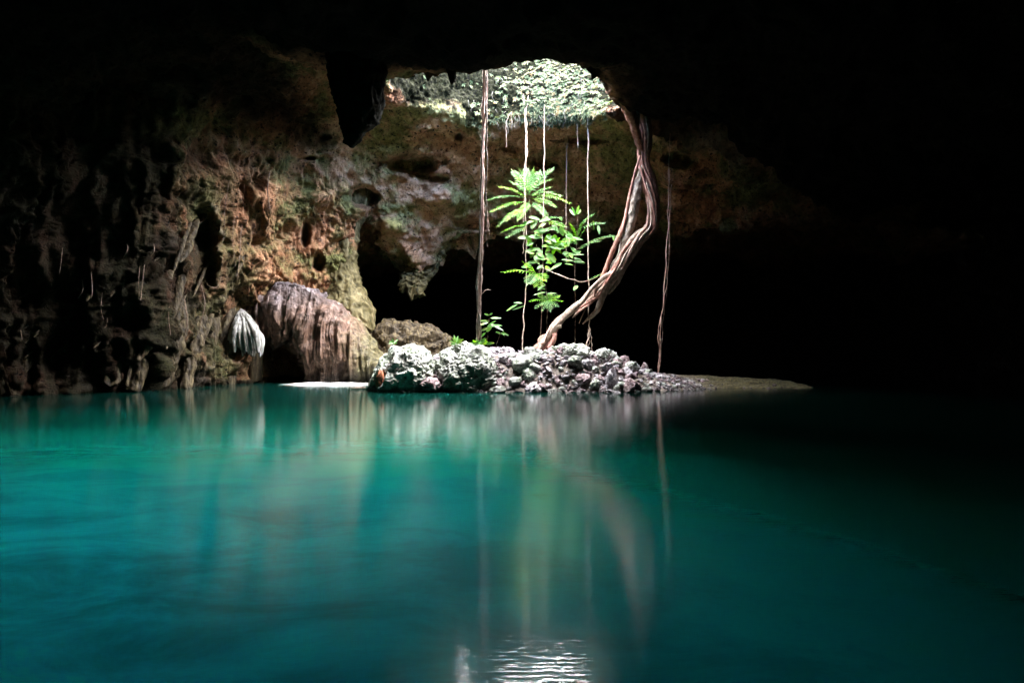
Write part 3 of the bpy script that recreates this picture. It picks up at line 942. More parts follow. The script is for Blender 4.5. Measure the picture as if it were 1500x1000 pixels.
# finer roots wound round the main stems
wr = np.random.RandomState(17)
MAIN = [(938, 132), (942, 165), (947, 200), (944, 235), (951, 268), (956, 300), (955, 328), (940, 346), (920, 368), (906, 392), (890, 412), (874, 430), (856, 444), (838, 456), (822, 470), (808, 488), (796, 504), (786, 516)]
for k in range(11):
    i0 = wr.randint(0, 7); i1 = wr.randint(i0 + 7, 18)
    ph0, fr0, am = wr.uniform(0, 6), wr.uniform(.5, .9), wr.uniform(3, 8)
    pl = []
    for j in range(i0, i1):
        a_, b_ = MAIN[j]
        tt = j / 17.
        D_ = 22.75 - .9 * max(0, (tt - .7) / .3) - (.9 * max(0, 1 - tt / .18)) - .25 * math.cos(ph0 + fr0 * j)
        pl.append((a_ + am * math.sin(ph0 + fr0 * j) + wr.uniform(-1, 1), b_ + wr.uniform(-3, 3), wr.uniform(.9, 1.7), D_))
    strand('root', pl, 22.8, 22.8, ['bark_pink', 'root_pale', 'root_brown'][k % 3], tr, base, 90, 8, .35, .12, 50 + k)
THIN = .56


def vine(name, label, cat, strands_, loc, mat, group=None, freq=7.0):
    global THIN
    THIN = .9 if mat == 'root_rope' else .56
    t = thing(name, label, cat, loc, group)
    for i, (pl, D0, D1, part) in enumerate(strands_):
        if len(pl[0]) == 3:
            q_ = catmull(np.array(pl, float), len(pl) * 3)
            jr = np.random.RandomState(int(loc[0] * 100) % 1000 + i)
            j_ = jr.normal(size=len(q_)) * .55; j_[0] = 0
            pl = [(a + j_[k], b, c) for k, (a, b, c) in enumerate(q_.tolist())]
        strand(part, pl, D0, D1, mat, t, loc, max(40, 14 * len(pl)), 8, .4, .12, 30 + i, freq)
    return t


vine('hanging_root', 'thick reddish brown root rope hanging from the roof edge onto the second boulder', 'hanging root', [
    ([(710, 70, 2.6), (710, 98, 2.7), (708, 150, 2.8), (708, 200, 2.8), (706.5, 260, 3.2), (706, 320, 3.2), (704, 380, 3.0), (702.5, 430, 3.0), (701, 465, 3.2), (699, 503, 2.2)], 18.9, 20.9, 'strand'),
    ([(712, 110, 1.2), (711, 160, 1.4), (706.5, 200, 1.5), (705, 250, 1.6), (704, 300, 1.5), (703, 360, 1.6), (699, 410, 1.5), (700, 450, 1.6), (703, 475, 1.5), (704, 505, 1.2)], 18.9, 20.85, 'strand'),
    ([(713, 100, .8), (713.5, 190, 1.0), (713, 240, 1.0), (712.5, 290, 1.0), (713, 318, .9), (714, 340, .7)], 19.0, 20.1, 'strand'),
    ([(712, 300, .6), (714, 325, .6), (712, 345, .5), (715, 362, .35)], 20.0, 20.1, 'rootlet'),
    ([(714, 310, .5), (716, 330, .5), (717, 350, .3)], 20.0, 20.1, 'rootlet'),
    ([(702, 434, .5), (708, 428, .6), (714, 424, .5), (718, 425, .3)], 20.4, 20.3, 'rootlet'),
], P(700, 503, 20.9), 'root_rope')
vine('hanging_root', 'pale thin root hanging left of the sapling with a loop near its top', 'hanging root', [
    ([(767, 138, 1.1), (768, 152, 1.2), (770, 178, 1.7), (771, 200, 1.8), (770, 230, 1.6), (769, 270, 1.5), (770, 330, 1.3), (771, 380, 1.2), (771, 420, 1.2), (768, 450, 1.2), (767, 475, 1.4), (765, 515, 1.7)], 25.5, 22.6, 'strand'),
    ([(774, 140, .7), (773, 152, .9), (770, 165, .9), (769, 180, 1.0), (772, 205, .8), (771, 240, .8), (768, 290, .8), (767, 350, .7), (766, 372, .4)], 25.4, 23.4, 'strand'),
], P(765, 515, 22.6), 'root_pale')
vine('hanging_root', 'fine straight root hanging through the middle of the sapling', 'hanging root', [
    ([(797, 148, .9), (797, 165, 1.0), (797.5, 220, 1.1), (797, 280, 1.2), (795, 330, 1.1), (794, 380, .9), (794, 420, .5)], 25.4, 23.0, 'strand'),
], P(794, 420, 23.0), 'root_pale')
vine('hanging_root', 'straight pale root hanging beside the twisting trunk down to the crowning rock', 'hanging root', [
    ([(861, 158, 1.3), (861, 178, 1.6), (861, 240, 1.5), (861.5, 310, 1.5), (861.5, 370, 1.4), (862, 420, 1.4), (862, 456, 1.4), (863, 480, 1.4), (861, 495, 1.6), (859, 515, 1.6)], 25.0, 22.0, 'strand'),
    ([(863, 478, 1.0), (866, 495, .9), (867, 514, .8)], 22.1, 21.9, 'strand'),
    ([(862, 482, .9), (863, 497, .8), (862, 514, .8)], 21.9, 21.8, 'strand'),
], P(861, 512, 22.0), 'root_pale')
vine('hanging_root', 'dim brown root hanging right of the sapling top', 'hanging root', [
    ([(831, 190, .8), (830, 230, 1.2), (829.5, 290, 1.3), (829, 340, 1.2), (829, 386, .7)], 26.0, 25.4, 'strand'),
], P(829, 386, 25.4), 'root_dim')
vine('hanging_root', 'short thin root dangling below the right half of the rim', 'hanging root', [
    ([(845, 150, .9), (845, 180, .8), (846, 200, .7), (846.5, 218, .4)], 24.8, 24.8, 'strand'),
    ([(842, 160, .4), (841, 172, .4), (839, 182, .3)], 24.8, 24.8, 'rootlet'),
], P(846, 218, 24.8), 'root_pale')
vine('hanging_root', 'short thin root dangling beside the pale tongue of rock left of the rim', 'hanging root', [
    ([(750, 164, .8), (744, 172, .9), (741.5, 190, .6), (741, 216, .5)], 24.7, 24.7, 'strand'),
    ([(750, 164, .5), (749, 178, .5), (745, 183, .3)], 24.7, 24.7, 'rootlet'),
], P(741, 216, 24.7), 'root_pale')
vine('hanging_root', 'dim double root hanging alone against the black right of the trunk', 'hanging root', [
    ([(982, 195, .7), (981, 240, .9), (979, 290, 1.0), (978, 340, 1.0), (975, 390, 1.1), (972, 440, 1.3), (967, 480, 1.3), (967.5, 510, 1.2), (965, 545, 1.8)], 22.5, 22.2, 'strand'),
    ([(984, 270, .4), (981.5, 320, .6), (980, 380, .7), (975, 430, .8), (969, 465, .9), (964, 490, .9), (966, 515, .9), (964, 545, 1.2)], 22.5, 22.2, 'strand'),
    ([(977, 420, .4), (972, 470, .6), (969, 510, .6), (966, 545, .8)], 22.4, 22.2, 'strand'),
], P(965, 545, 22.2), 'root_brown')
# thin roots hidden in the left gloom
lr = np.random.RandomState(5)
sp = [((337, 262), (330, 300), (327, 350), (318, 368)), ((344, 318), (341, 350), (345, 390)), ((358, 268), (355, 320), (351, 370), (348, 412)),
      ((352, 330), (352, 365), (350, 395)), ((120, 410), (121, 425), (114, 437)), ((133, 395), (135, 420), (134, 440)), ((212, 390), (208, 420), (206, 440)),
      ((205, 392), (203, 410), (204, 430)), ((295, 420), (300, 440), (298, 460), (292, 480)), ((186, 360), (187, 366), (181, 376)), ((225, 358), (226, 366), (221, 377)),
      ((325, 405), (318, 420), (306, 420)), ((30, 485), (32, 495), (28, 505)), ((158, 465), (156, 475), (152, 482)), ((92, 360), (90, 380), (87, 400)),
      ((270, 440), (274, 470), (268, 500)), ((250, 430), (247, 460), (250, 490)), ((150, 430), (148, 452), (152, 470)), ((395, 255), (392, 280), (396, 310))]
for i, pl in enumerate(sp):
    h = hit(pl[0][0], pl[0][1], .3)
    D = min(h[1], hit(pl[-1][0], pl[-1][1], .3)[1])
    D = D if D > 15 else 19
    wd = lr.uniform(.35, .8)
    pts = [(pl[0][0], pl[0][1] - 3, wd, D + .35)] + [(a, b + lr.uniform(-2, 2), wd * (1 - .5 * k / len(pl)), D + lr.uniform(-.1, .2)) for k, (a, b) in enumerate(pl)][1:]
    pp, rad = px_path(pts, D)
    v, f = tube_arrays(pp, rad, 7, 36, .45, .1, i, 9.0)
    mb = MB(); mb.add(v, f)
    o = mb.build('rootlet', M['root_dim'], None, pp[0])
    tag(o, 'thin pale rootlet trailing down the dark left cave wall', 'root', 'rootlets on the left cave wall')
# ------------------------------------------------------------------ leaves
def leaf_geo(base, tip, width, nrm, fold=.25, droop=.12, seg=5):
    """a pointed leaf from base to tip, folded along its midrib"""
    b, t = np.asarray(base, float), np.asarray(tip, float)
    ax = t - b; ln = np.linalg.norm(ax)
    if ln < 1e-6: return None
    ax /= ln
    n = np.asarray(nrm, float); n = n - ax * (n @ ax)
    if np.linalg.norm(n) < 1e-3: n = np.array([0, 0, 1.]) - ax * ax[2]
    n /= max(np.linalg.norm(n), 1e-6)
    s = np.cross(ax, n)
    u = np.linspace(0, 1, seg)
    w = np.sin(np.pi * np.clip(u, 0, 1) ** .8) ** .75 * width * .5
    w[0] = width * .03; w[-1] = width * .01
    c = b + np.outer(u * ln, ax) - np.outer(0 * u, n)
    c[:, 2] -= droop * ln * u ** 2
    l = c + s * w[:, None] + n * (w * fold)[:, None]
    r = c - s * w[:, None] + n * (w * fold)[:, None]
    v = np.concatenate([l, c, r])
    k = seg
    f = []
    for i in range(k - 1):
        f.append([i, k + i, k + i + 1, i + 1]); f.append([k + i, 2 * k + i, 2 * k + i + 1, k + i + 1])
    return v, np.array(f)


pr = np.random.RandomState(21)


def frond_mb(base, tip, pairs, ll, lw, droop=.18, nrm=None):
    """pinnate frond: midrib and paired leaflets"""
    mb = MB()
    b, t = np.asarray(base, float), np.asarray(tip, float)
    ax = t - b; ln = np.linalg.norm(ax); ax /= ln
    if nrm is None:
        nrm = np.array([pr.uniform(-.3, .3), -.55 + pr.uniform(-.2, .2), .9])
    n = nrm - ax * (nrm @ ax); n /= np.linalg.norm(n)
    s = np.cross(ax, n)
    u = np.linspace(0, 1, 9)
    c = b + np.outer(u * ln, ax); c[:, 2] += droop * ln * (np.sin(u * np.pi * .8) * .5 - u ** 2 * .6)
    v, f = tube_arrays(c, np.linspace(.012, .004, 9), 5, 14)
    mb.add(v, f)
    for i in range(pairs):
        q = .16 + .84 * i / max(1, pairs - 1)
        p = b + ax * ln * q; p[2] += droop * ln * (math.sin(q * math.pi * .8) * .5 - q * q * .6)
        k = ll * (math.sin(math.pi * (.12 + .80 * q)) ** .6)
        for sg in (-1, 1):
            d = s * sg * (.85 + .1 * pr.rand()) + ax * (.45 + .25 * q) + n * pr.uniform(-.1, .15)
            d /= np.linalg.norm(d)
            g = leaf_geo(p, p + d * k * pr.uniform(.85, 1.1), lw, n + pr.normal(size=3) * .18, .2, .15, 4)
            mb.add(*g)
    g = leaf_geo(c[-1], c[-1] + ax * ll * .7, lw, n, .2, .1, 4); mb.add(*g)
    return mb


def plant(name, label, cat, basepx, D, stem_pl, fronds, leaves, stemr=.9, mats=('leaf_bright', 'leaf_cool', 'leaf_glossy')):
    loc = P(basepx[0], basepx[1], D)
    t = thing(name, label, cat, loc)
    for pl in stem_pl:
        strand('stem', [(a, b, stemr * (1 - .6 * i / len(pl))) for i, (a, b) in enumerate(pl)], D, D, 'root_dim', t, loc, 40, 7, .15, .05, 1)
    for (x0, y0, x1, y1, pairs, ll, lw, mi, dd) in fronds:
        pairs = int(pairs * 1.5); ll *= 1.25; lw *= .42
        a = P(x0, y0, D); b = P(x1, y1, D + dd)
        frond_mb(a, b, pairs, ll, lw).build('frond', M[mats[mi]], t, loc)
    for (x0, y0, x1, y1, wpx, mi) in leaves:
        a = P(x0, y0, D + pr.uniform(-.1, .1)); b = P(x1, y1, D + pr.uniform(-.28, .18))
        g = leaf_geo(a, b, wpx / 1000 * D, (pr.uniform(-.5, .5), -1.0, pr.uniform(.3, 1.0)), pr.uniform(.1, .4), .12, 6)
        mb = MB(); mb.add(*g); mb.build('leaf', M[mats[mi]], t, loc)
    return t


fr = []
# crown
for (x1, y1, dd) in [(752, 250, .2), (761, 247, -.3), (770, 246, .5), (781, 248, -.1), (790, 250, .4), (808, 246, .1), (806, 262, -.3), (750, 266, -.2), (804, 274, -.4), (757, 258, -.5)]:
    fr.append((775 + pr.uniform(-2, 2), 286 + pr.uniform(-6, 2), x1, y1, 8, .20, .055, 1, dd))
for (x0, y0, x1, y1, mi, dd) in [(773, 290, 733, 272, 0, -.3), (770, 290, 716, 290, 1, -.2), (772, 296, 722, 306, 0, -.4), (769, 302, 731, 327, 1, -.3), (770, 306, 741, 320, 0, -.6),
                                 (778, 287, 833, 294, 0, -.3), (778, 284, 820, 284, 1, -.5), (778, 291, 812, 300, 0, -.1), (776, 295, 760, 318, 0, -.5), (779, 296, 800, 315, 1, -.5)]:
    fr.append((x0, y0, x1, y1, 10, .17, .05, mi, dd))
for (x0, y0, x1, y1, mi, dd) in [(772, 330, 738, 337, 0, -.2), (772, 334, 744, 345, 1, -.3), (790, 322, 820, 318, 1, -.3), (800, 325, 826, 330, 0, -.2)]:
    fr.append((x0, y0, x1, y1, 7, .16, .055, mi, dd))
for (x0, y0, x1, y1, mi, dd) in [(784, 402, 741, 396, 0, -.3), (788, 405, 770, 386, 0, -.2), (786, 400, 797, 408, 0, -.4), (786, 402, 790, 418, 0, -.3), (784, 400, 775, 412, 1, -.3)]:
    fr.append((x0, y0, x1, y1, 6, .24, .075, mi, dd))
lv = []
for a in np.linspace(0, 2 * math.pi, 9, endpoint=False):     # bright rosette
    lv.append((812, 359, 812 + 19 * math.cos(a + .3), 358 + 14 * math.sin(a + .3), 8, 0))
for k in range(62):
    cx, cy = pr.uniform(768, 842), pr.uniform(318, 392)
    if (cx - 800) ** 2 / 42 ** 2 + (cy - 352) ** 2 / 44 ** 2 > 1: continue
    a = pr.uniform(-.5, math.pi + .5); l = pr.uniform(8, 23)
    lv.append((cx, cy, cx + l * math.cos(a), cy + l * .65 * math.sin(a), pr.uniform(5, 9), [0, 1, 2, 2, 2][pr.randint(5)]))
for (x0, y0, x1, y1, w_) in [(782, 372, 770, 366, 7), (783, 374, 790, 386, 8), (806, 372, 813, 384, 9), (776, 378, 784, 366, 6), (800, 398, 812, 390, 5), (770, 344, 780, 356, 7), (786, 322, 779, 334, 7),
                             (758, 446, 741, 454, 4), (766, 444, 752, 442, 4), (768, 448, 750, 452, 3)]:
    lv.append((x0, y0, x1, y1, w_, 2))
plant('sapling', 'tall leafy sapling with feathery bright green crown standing behind the pale roots', 'young tree', (790, 512), 23.4,
      [[(790, 515), (793, 470), (794, 430), (790, 400), (786, 360), (778, 320), (775, 285)], [(790, 400), (800, 375), (812, 360)], [(786, 402), (778, 398), (760, 396)],
       [(786, 350), (805, 335), (818, 330)]], fr, lv)
# right hand shrub
fr = []
for (x0, y0, x1, y1, pairs, ll, lw, mi, dd) in [(850, 330, 868, 314, 6, .14, .05, 1, -.2), (850, 335, 884, 325, 7, .13, .05, 1, -.3), (850, 362, 903, 343, 9, .14, .05, 1, -.3), (848, 360, 828, 338, 8, .18, .06, 1, -.2),
                                                (845, 350, 826, 352, 6, .16, .05, 0, -.3), (846, 356, 856, 336, 6, .16, .05, 1, -.3), (846, 350, 836, 328, 6, .16, .05, 0, -.3), (846, 348, 852, 326, 6, .14, .05, 2, -.3),
                                                (860, 412, 884, 400, 6, .12, .045, 2, -.2), (848, 366, 878, 352, 6, .12, .05, 2, -.4)]:
    fr.append((x0, y0, x1, y1, pairs, ll, lw, mi, dd))
lv = [(842, 316, 834, 304, 4, 1), (843, 316, 837, 300, 4, 1), (845, 314, 848, 299, 4, 1), (846, 314, 851, 306, 4, 0), (868, 322, 870, 336, 4, 1), (876, 330, 878, 342, 4, 1), (898, 345, 899, 352, 3, 1), (846, 418, 840, 424, 6, 2)]
for k in range(10):
    cx, cy = 838 + k * 1.3, 378 + pr.uniform(-6, 14)
    lv.append((840, cy, 840 + (-1) ** k * pr.uniform(10, 18), cy + pr.uniform(-5, 3), 2.4, 2))
plant('shrub', 'thinner shrub with long feathery leaves reaching toward the twisting trunk', 'shrub', (842, 515), 23.0,
      [[(842, 515), (843, 450), (842, 400), (845, 350), (846, 315)], [(845, 365), (865, 355), (895, 346)], [(844, 412), (855, 412), (870, 408)]], fr, lv, .6)
# fern
fr = []
for (x1, y1, dd) in [(778, 440, -.2), (786, 449, -.4), (795, 452, -.5), (806, 453, -.4), (816, 447, -.3), (822, 440, -.2), (818, 433, 0), (806, 430, .1), (790, 432, .1)]:
    fr.append((802, 441, x1, y1, 5, .13, .05, 2 if y1 > 446 else 0, dd))
lv = [(800, 428, 781, 430, 3, 2), (799, 424, 788, 420, 3, 2), (801, 430, 816, 428, 3, 2), (798, 418, 787, 424, 3, 2)]
plant('fern', 'dim olive fern low behind the rubble below the sapling', 'fern', (802, 514), 23.1, [[(802, 514), (801, 480), (802, 441)], [(802, 441), (799, 415)]], fr, lv, .5)
# seedlings on the boulders
lv = [(714, 478, 736, 474, 5, 1), (714, 478, 727, 467, 4, 1), (716, 470, 700, 468, 3, 2), (716, 472, 699, 476, 5, 2), (717, 474, 738, 482, 5, 2), (718, 466, 735, 464, 4, 2), (716, 462, 709, 458, 3, 2), (717, 461, 722, 458, 3, 2),
      (712, 486, 722, 474, 7, 1), (712, 487, 703, 494, 5, 1), (715, 480, 702, 484, 4, 2), (733, 488, 726, 485, 4, 2), (734, 488, 742, 488, 4, 2), (735, 487, 739, 492, 5, 2), (734, 487, 746, 490, 3, 2)]
plant('seedling', 'glossy seedling with long arching leaves right of the thick hanging root', 'seedling', (716, 508), 20.8, [[(714, 508), (715, 485), (717, 460)], [(726, 508), (733, 488)]], [], lv, .5)
lv = []
for k in range(16):
    a = pr.uniform(-.3, math.pi + .3)
    bx_ = 706 + pr.uniform(-8, 8)
    lv.append((bx_, 504, bx_ + pr.uniform(8, 15) * math.cos(a), 502 - pr.uniform(5, 11) * abs(math.sin(a)), 4.5, [0, 1, 2][k % 3]))
plant('seedling', 'low bright green leafy tuft at the foot of the thick hanging root', 'seedling', (706, 510), 20.7, [[(706, 510), (706, 502)], [(709, 510), (712, 502)]], [], lv, .5)
lv = []
for (dx, dy) in [(-10, -4), (-9, 1), (-6, -9), (7, -8), (12, -7), (10, -2), (3, -11), (-3, -12)]:
    lv.append((668, 505 + dy * .3, 668 + dx, 501 + dy, 3.2, 1 if dx > 0 else 2))
plant('seedling', 'tiny whitish seedling between the two big boulders', 'seedling', (667, 513), 20.9, [[(666, 513), (668, 500)]], [], lv, .4)
lv = []
for (dx, dy) in [(-7, -3), (6, -5), (-3, -7), (5, 1), (-8, 1)]:
    lv.append((577, 503, 577 + dx, 501 + dy, 3, 1))
plant('seedling', 'tiny sprig growing on top of the leftmost boulder', 'seedling', (577, 509), 20.9, [[(577, 509), (577, 502)]], [], lv, .4)
# lichen covered dead twig
o = strand('twig', [(793, 392, 1.2), (803, 396, 1.6), (812, 400, 1.3), (822, 404, 1.9), (832, 408, 1.6), (842, 410, 1.2), (850, 413, 1.6), (862, 411, 1.1), (876, 405, .8)], 22.9, 22.9, 'root_pale', None, P(835, 408, 22.9), 70, 8, .9, .1, 5, 9.0)
tag(o, 'pale lichen covered twig slanting between the sapling and the trunk', 'twig')


# ------------------------------------------------------------------ rosettes and moss on the rear wall of the opening (nobody could count them)
def rim_growth():
    nphi = 1510; nv = len(cave_v) // nphi
    G = cave_v.reshape(nphi, nv, 3)
    Nn = normals_grid(G, True)
    r = np.random.RandomState(8)
    mb_v, mb_f, n0 = [], [], 0
    lens = 0
    for k in range(3300):
        i = r.randint(0, 860); j = r.randint(0, 80) if k % 5 else r.randint(60, 92)
        if k < 2700: i = r.randint(120, 640)
        p = G[i, j]; n = Nn[i, j]
        cdir = np.array([HX, HY, p[2]]) - p
        if n @ cdir < 0: n = -n
        ph_ = math.degrees(math.atan2(p[1] - HY, p[0] - HX))
        if ph_ > 93 + 8 * perlin(np.array([[k * .37, 0.3, 0.1]]))[0] and r.rand() < .9: continue
        n = n + np.array([0, -.25, .45]); n /= np.linalg.norm(n)
        a = np.cross(n, [0.1, .2, 1.0]); a /= np.linalg.norm(a); b = np.cross(n, a)
        R = r.uniform(.05, .17); m = r.randint(5, 9); off = r.rand() * 6
        for q in range(m):
            t = off + 2 * math.pi * q / m + r.uniform(-.25, .25)
            d = (a * math.cos(t) + b * math.sin(t)) * R * r.uniform(.7, 1.1) + n * R * r.uniform(.2, .6)
            c0 = p + n * .03
            g = leaf_geo(c0, c0 + d, R * .34, n, .25, .35, 4)
            if g is None: continue
            mb_v.append(g[0]); mb_f.append(g[1] + n0); n0 += len(g[0])
    me = mesh_np('rim_plants', np.vstack(mb_v), np.vstack(mb_f), True)
    o = link('rim_plants', me, M['leaf_rim'])
    tag(o, 'mat of small pale rosette plants covering the sunlit rear wall of the roof opening', 'plants', kind='stuff')
    mb = MB()
    for k in range(60):
        i = r.randint(130, 660); j = r.randint(30, 86)
        p = G[i, j] + np.array([0, -.12, 0])
        l = r.uniform(.12, .5)
        pts = [p, p + [r.uniform(-.05, .05), -.05, -l * .35], p + [r.uniform(-.08, .08), -.05, -l * .7], p + [r.uniform(-.1, .1), -.03, -l]]
        v, f = tube_arrays(pts, [.012, .012, .009, .004], 5, 14, .3, 0, k)
        mb.add(v, f)
    o = mb.build('rim_rootlets', M['root_rim'])
    tag(o, 'curtain of fine rootlets hanging among the rosettes on the rear wall of the opening', 'roots', kind='stuff')


rim_growth()
# ------------------------------------------------------------------ flowstone and stalactites
def mat_flow(name, cols, streak=(5, 5, .6), wash=None):
    m, nt = mat_new(name)
    vec, pos = objpos(nt, streak)
    n = noise(nt, vec, 1.4, 6, .6, .5)
    c = ramp(nt, n, cols)
    n2 = noise(nt, objpos(nt)[0], 5, 6, .7)
    c = mixc(nt, .8, c, ramp(nt, n2, [(.36, g3(.25)), (.5, g3(1))]), 'MULTIPLY')
    if wash is not None:
        gm = ramp(nt, noise(nt, objpos(nt, (1, 1, .7))[0], .9, 4, .6, .5), [(.45, g3(0)), (.6, g3(1))])
        c = mixc(nt, gm, c, wash)
    nrm = bump(nt, math_n(nt, 'ADD', n, math_n(nt, 'MULTIPLY', n2, .6)), .9, .06)
    finish(nt, c, .6, nrm, .14)
    return m


M['flow_brown'] = mat_flow('brown_flowstone', [(.3, (.05, .02, .012)), (.5, (.18, .095, .062)), (.7, (.36, .25, .20))])
M['flow_lilac'] = mat_flow('lilac_flowstone', [(.3, (.06, .045, .045)), (.5, (.20, .15, .16)), (.7, (.38, .33, .37))], (4, 4, .8))
M['flow_olive'] = mat_flow('olive_flowstone', [(.3, (.02, .017, .006)), (.5, (.085, .068, .028)), (.7, (.19, .155, .085))], (3, 3, 1.0))
M['flow_white'] = mat_flow('white_flowstone', [(.3, (.10, .09, .07)), (.5, (.27, .255, .23)), (.7, (.50, .485, .46))], (8, 8, .5))
M['flow_dark'] = mat_flow('dark_flowstone', [(.3, (.012, .009, .006)), (.5, (.045, .032, .018)), (.7, (.12, .09, .045))], (6, 6, .6))
M['flow_silhouette'] = mat_flow('silhouette_flowstone', [(.3, (.003, .003, .002)), (.7, (.012, .011, .008))], (6, 6, .6))  # blackened colour stands in for the unlit faces of the stalactites
for n_ in M['flow_silhouette'].node_tree.nodes:
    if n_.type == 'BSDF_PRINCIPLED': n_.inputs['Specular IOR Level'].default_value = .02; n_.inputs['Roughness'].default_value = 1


def drape(name, label, cat, ctr, mat, seed, ridge=.22, nridge=9, group=None, D=None, depth=.6, back=.0, parent=None, sides=72, rough=.25, ridgez=.12, n=90, loc=None):
    """hanging or standing dripstone body. ctr = [(px, py, half width px)] from top to bottom; flattened section of real depth, fluted by runnels"""
    q = catmull(np.array([[a, b, w_] for a, b, w_ in ctr]), n)
    th = np.linspace(0, 2 * math.pi, sides, endpoint=False)
    r = np.random.RandomState(seed)
    c = np.stack([(q[:, 0] - 750) / 1000 * D, np.full(n, D), 1.5 + (500 - q[:, 1]) / 1000 * D], -1)
    w_ = np.maximum(q[:, 2], .3) / 1000 * D
    dpt = np.minimum(w_ * 1.0 + .05, 99) * depth
    px_ = c[:, None, 0] + np.cos(th)[None] * w_[:, None]
    py_ = c[:, None, 1] + np.sin(th)[None] * dpt[:, None] + back * np.linspace(1, 0, n)[:, None]
    pz_ = np.repeat(c[:, 2:3], sides, 1)
    g = np.stack([px_, py_, pz_], -1)
    o3 = r.rand(3) * 40
    fl = g.reshape(-1, 3)
    rd = fbm(fl * np.array([nridge / 3., nridge / 3., ridgez * 3]) + o3, 3, .55, True)
    rf = fbm(fl * 3.0 + o3, 4, .6)
    hang = np.sin(np.linspace(0, 1, n) * math.pi)[:, None] ** .3
    nn = np.stack([np.cos(th), np.sin(th) * .9, np.zeros(sides)], -1)[None] * hang[..., None]
    amp = w_.mean()
    g = g + nn * (rd.reshape(n, sides, 1) * ridge * amp + rf.reshape(n, sides, 1) * rough * amp * .6)
    # uneven lower edge
    edge = perlin(fl * np.array([4., 4., 0]) + o3).reshape(n, sides)
    g[..., 2] -= edge * .55 * amp * np.linspace(0, 1, n)[:, None] ** 4
    g[0] = c[0] + [0, back, 0]; g[-1] = g[-1].mean(0)
    if loc is None: loc = tuple(c[0])
    mb = MB()
    i, j = np.meshgrid(np.arange(n - 1), np.arange(sides), indexing='ij'); j2 = (j + 1) % sides
    f = np.stack([i * sides + j, i * sides + j2, (i + 1) * sides + j2, (i + 1) * sides + j], -1).reshape(-1, 4)
    mb.add(g.reshape(-1, 3), f)
    o = mb.build(name, M[mat], parent, loc)
    if parent is None: tag(o, label, cat, group)
    return o


# big mound of flowstone at the end of the left wall: body and its draperies
def mat_mound():
    m, nt = mat_new('mound_flowstone')
    vec, pos = objpos(nt, (5, 5, .55))
    n = noise(nt, vec, 1.4, 7, .65, .2)
    fine = noise(nt, objpos(nt)[0], 6, 8, .75)
    brown = ramp(nt, n, [(.3, (.022, .010, .006)), (.5, (.105, .055, .034)), (.68, (.26, .17, .125))])
    lilac = ramp(nt, n, [(.3, (.025, .019, .018)), (.5, (.085, .064, .064)), (.7, (.22, .185, .195))])
    olive = ramp(nt, fine, [(.3, (.018, .015, .006)), (.5, (.08, .066, .028)), (.7, (.19, .16, .09))])
    s_ = nt.nodes.new('ShaderNodeSeparateXYZ'); L(nt, pos, s_.inputs[0])
    wob = math_n(nt, 'MULTIPLY', math_n(nt, 'SUBTRACT', noise(nt, objpos(nt)[0], 1.2, 4, .6), .5), 2.2)
    a = nt.nodes.new('ShaderNodeMapRange'); a.inputs['From Min'].default_value = 2.2; a.inputs['From Max'].default_value = 3.6
    L(nt, math_n(nt, 'ADD', s_.outputs['Z'], wob), a.inputs['Value'])
    c = mixc(nt, a.outputs[0], brown, lilac)
    b = nt.nodes.new('ShaderNodeMapRange'); b.inputs['From Min'].default_value = -6.1; b.inputs['From Max'].default_value = -5.2
    L(nt, math_n(nt, 'ADD', s_.outputs['X'], wob), b.inputs['Value'])
    c = mixc(nt, b.outputs[0], c, olive)
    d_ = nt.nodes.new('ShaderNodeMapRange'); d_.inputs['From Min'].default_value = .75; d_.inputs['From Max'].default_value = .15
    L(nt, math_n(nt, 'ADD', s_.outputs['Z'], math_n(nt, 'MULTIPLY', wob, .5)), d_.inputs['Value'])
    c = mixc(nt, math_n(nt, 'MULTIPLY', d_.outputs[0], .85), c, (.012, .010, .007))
    c = mixc(nt, .85, c, ramp(nt, fine, [(.36, g3(.22)), (.5, g3(1))]), 'MULTIPLY')
    nrm = bump(nt, math_n(nt, 'ADD', n, math_n(nt, 'MULTIPLY', fine, .9)), 1.0, .045)
    finish(nt, c, .55, nrm, .25)
    return m


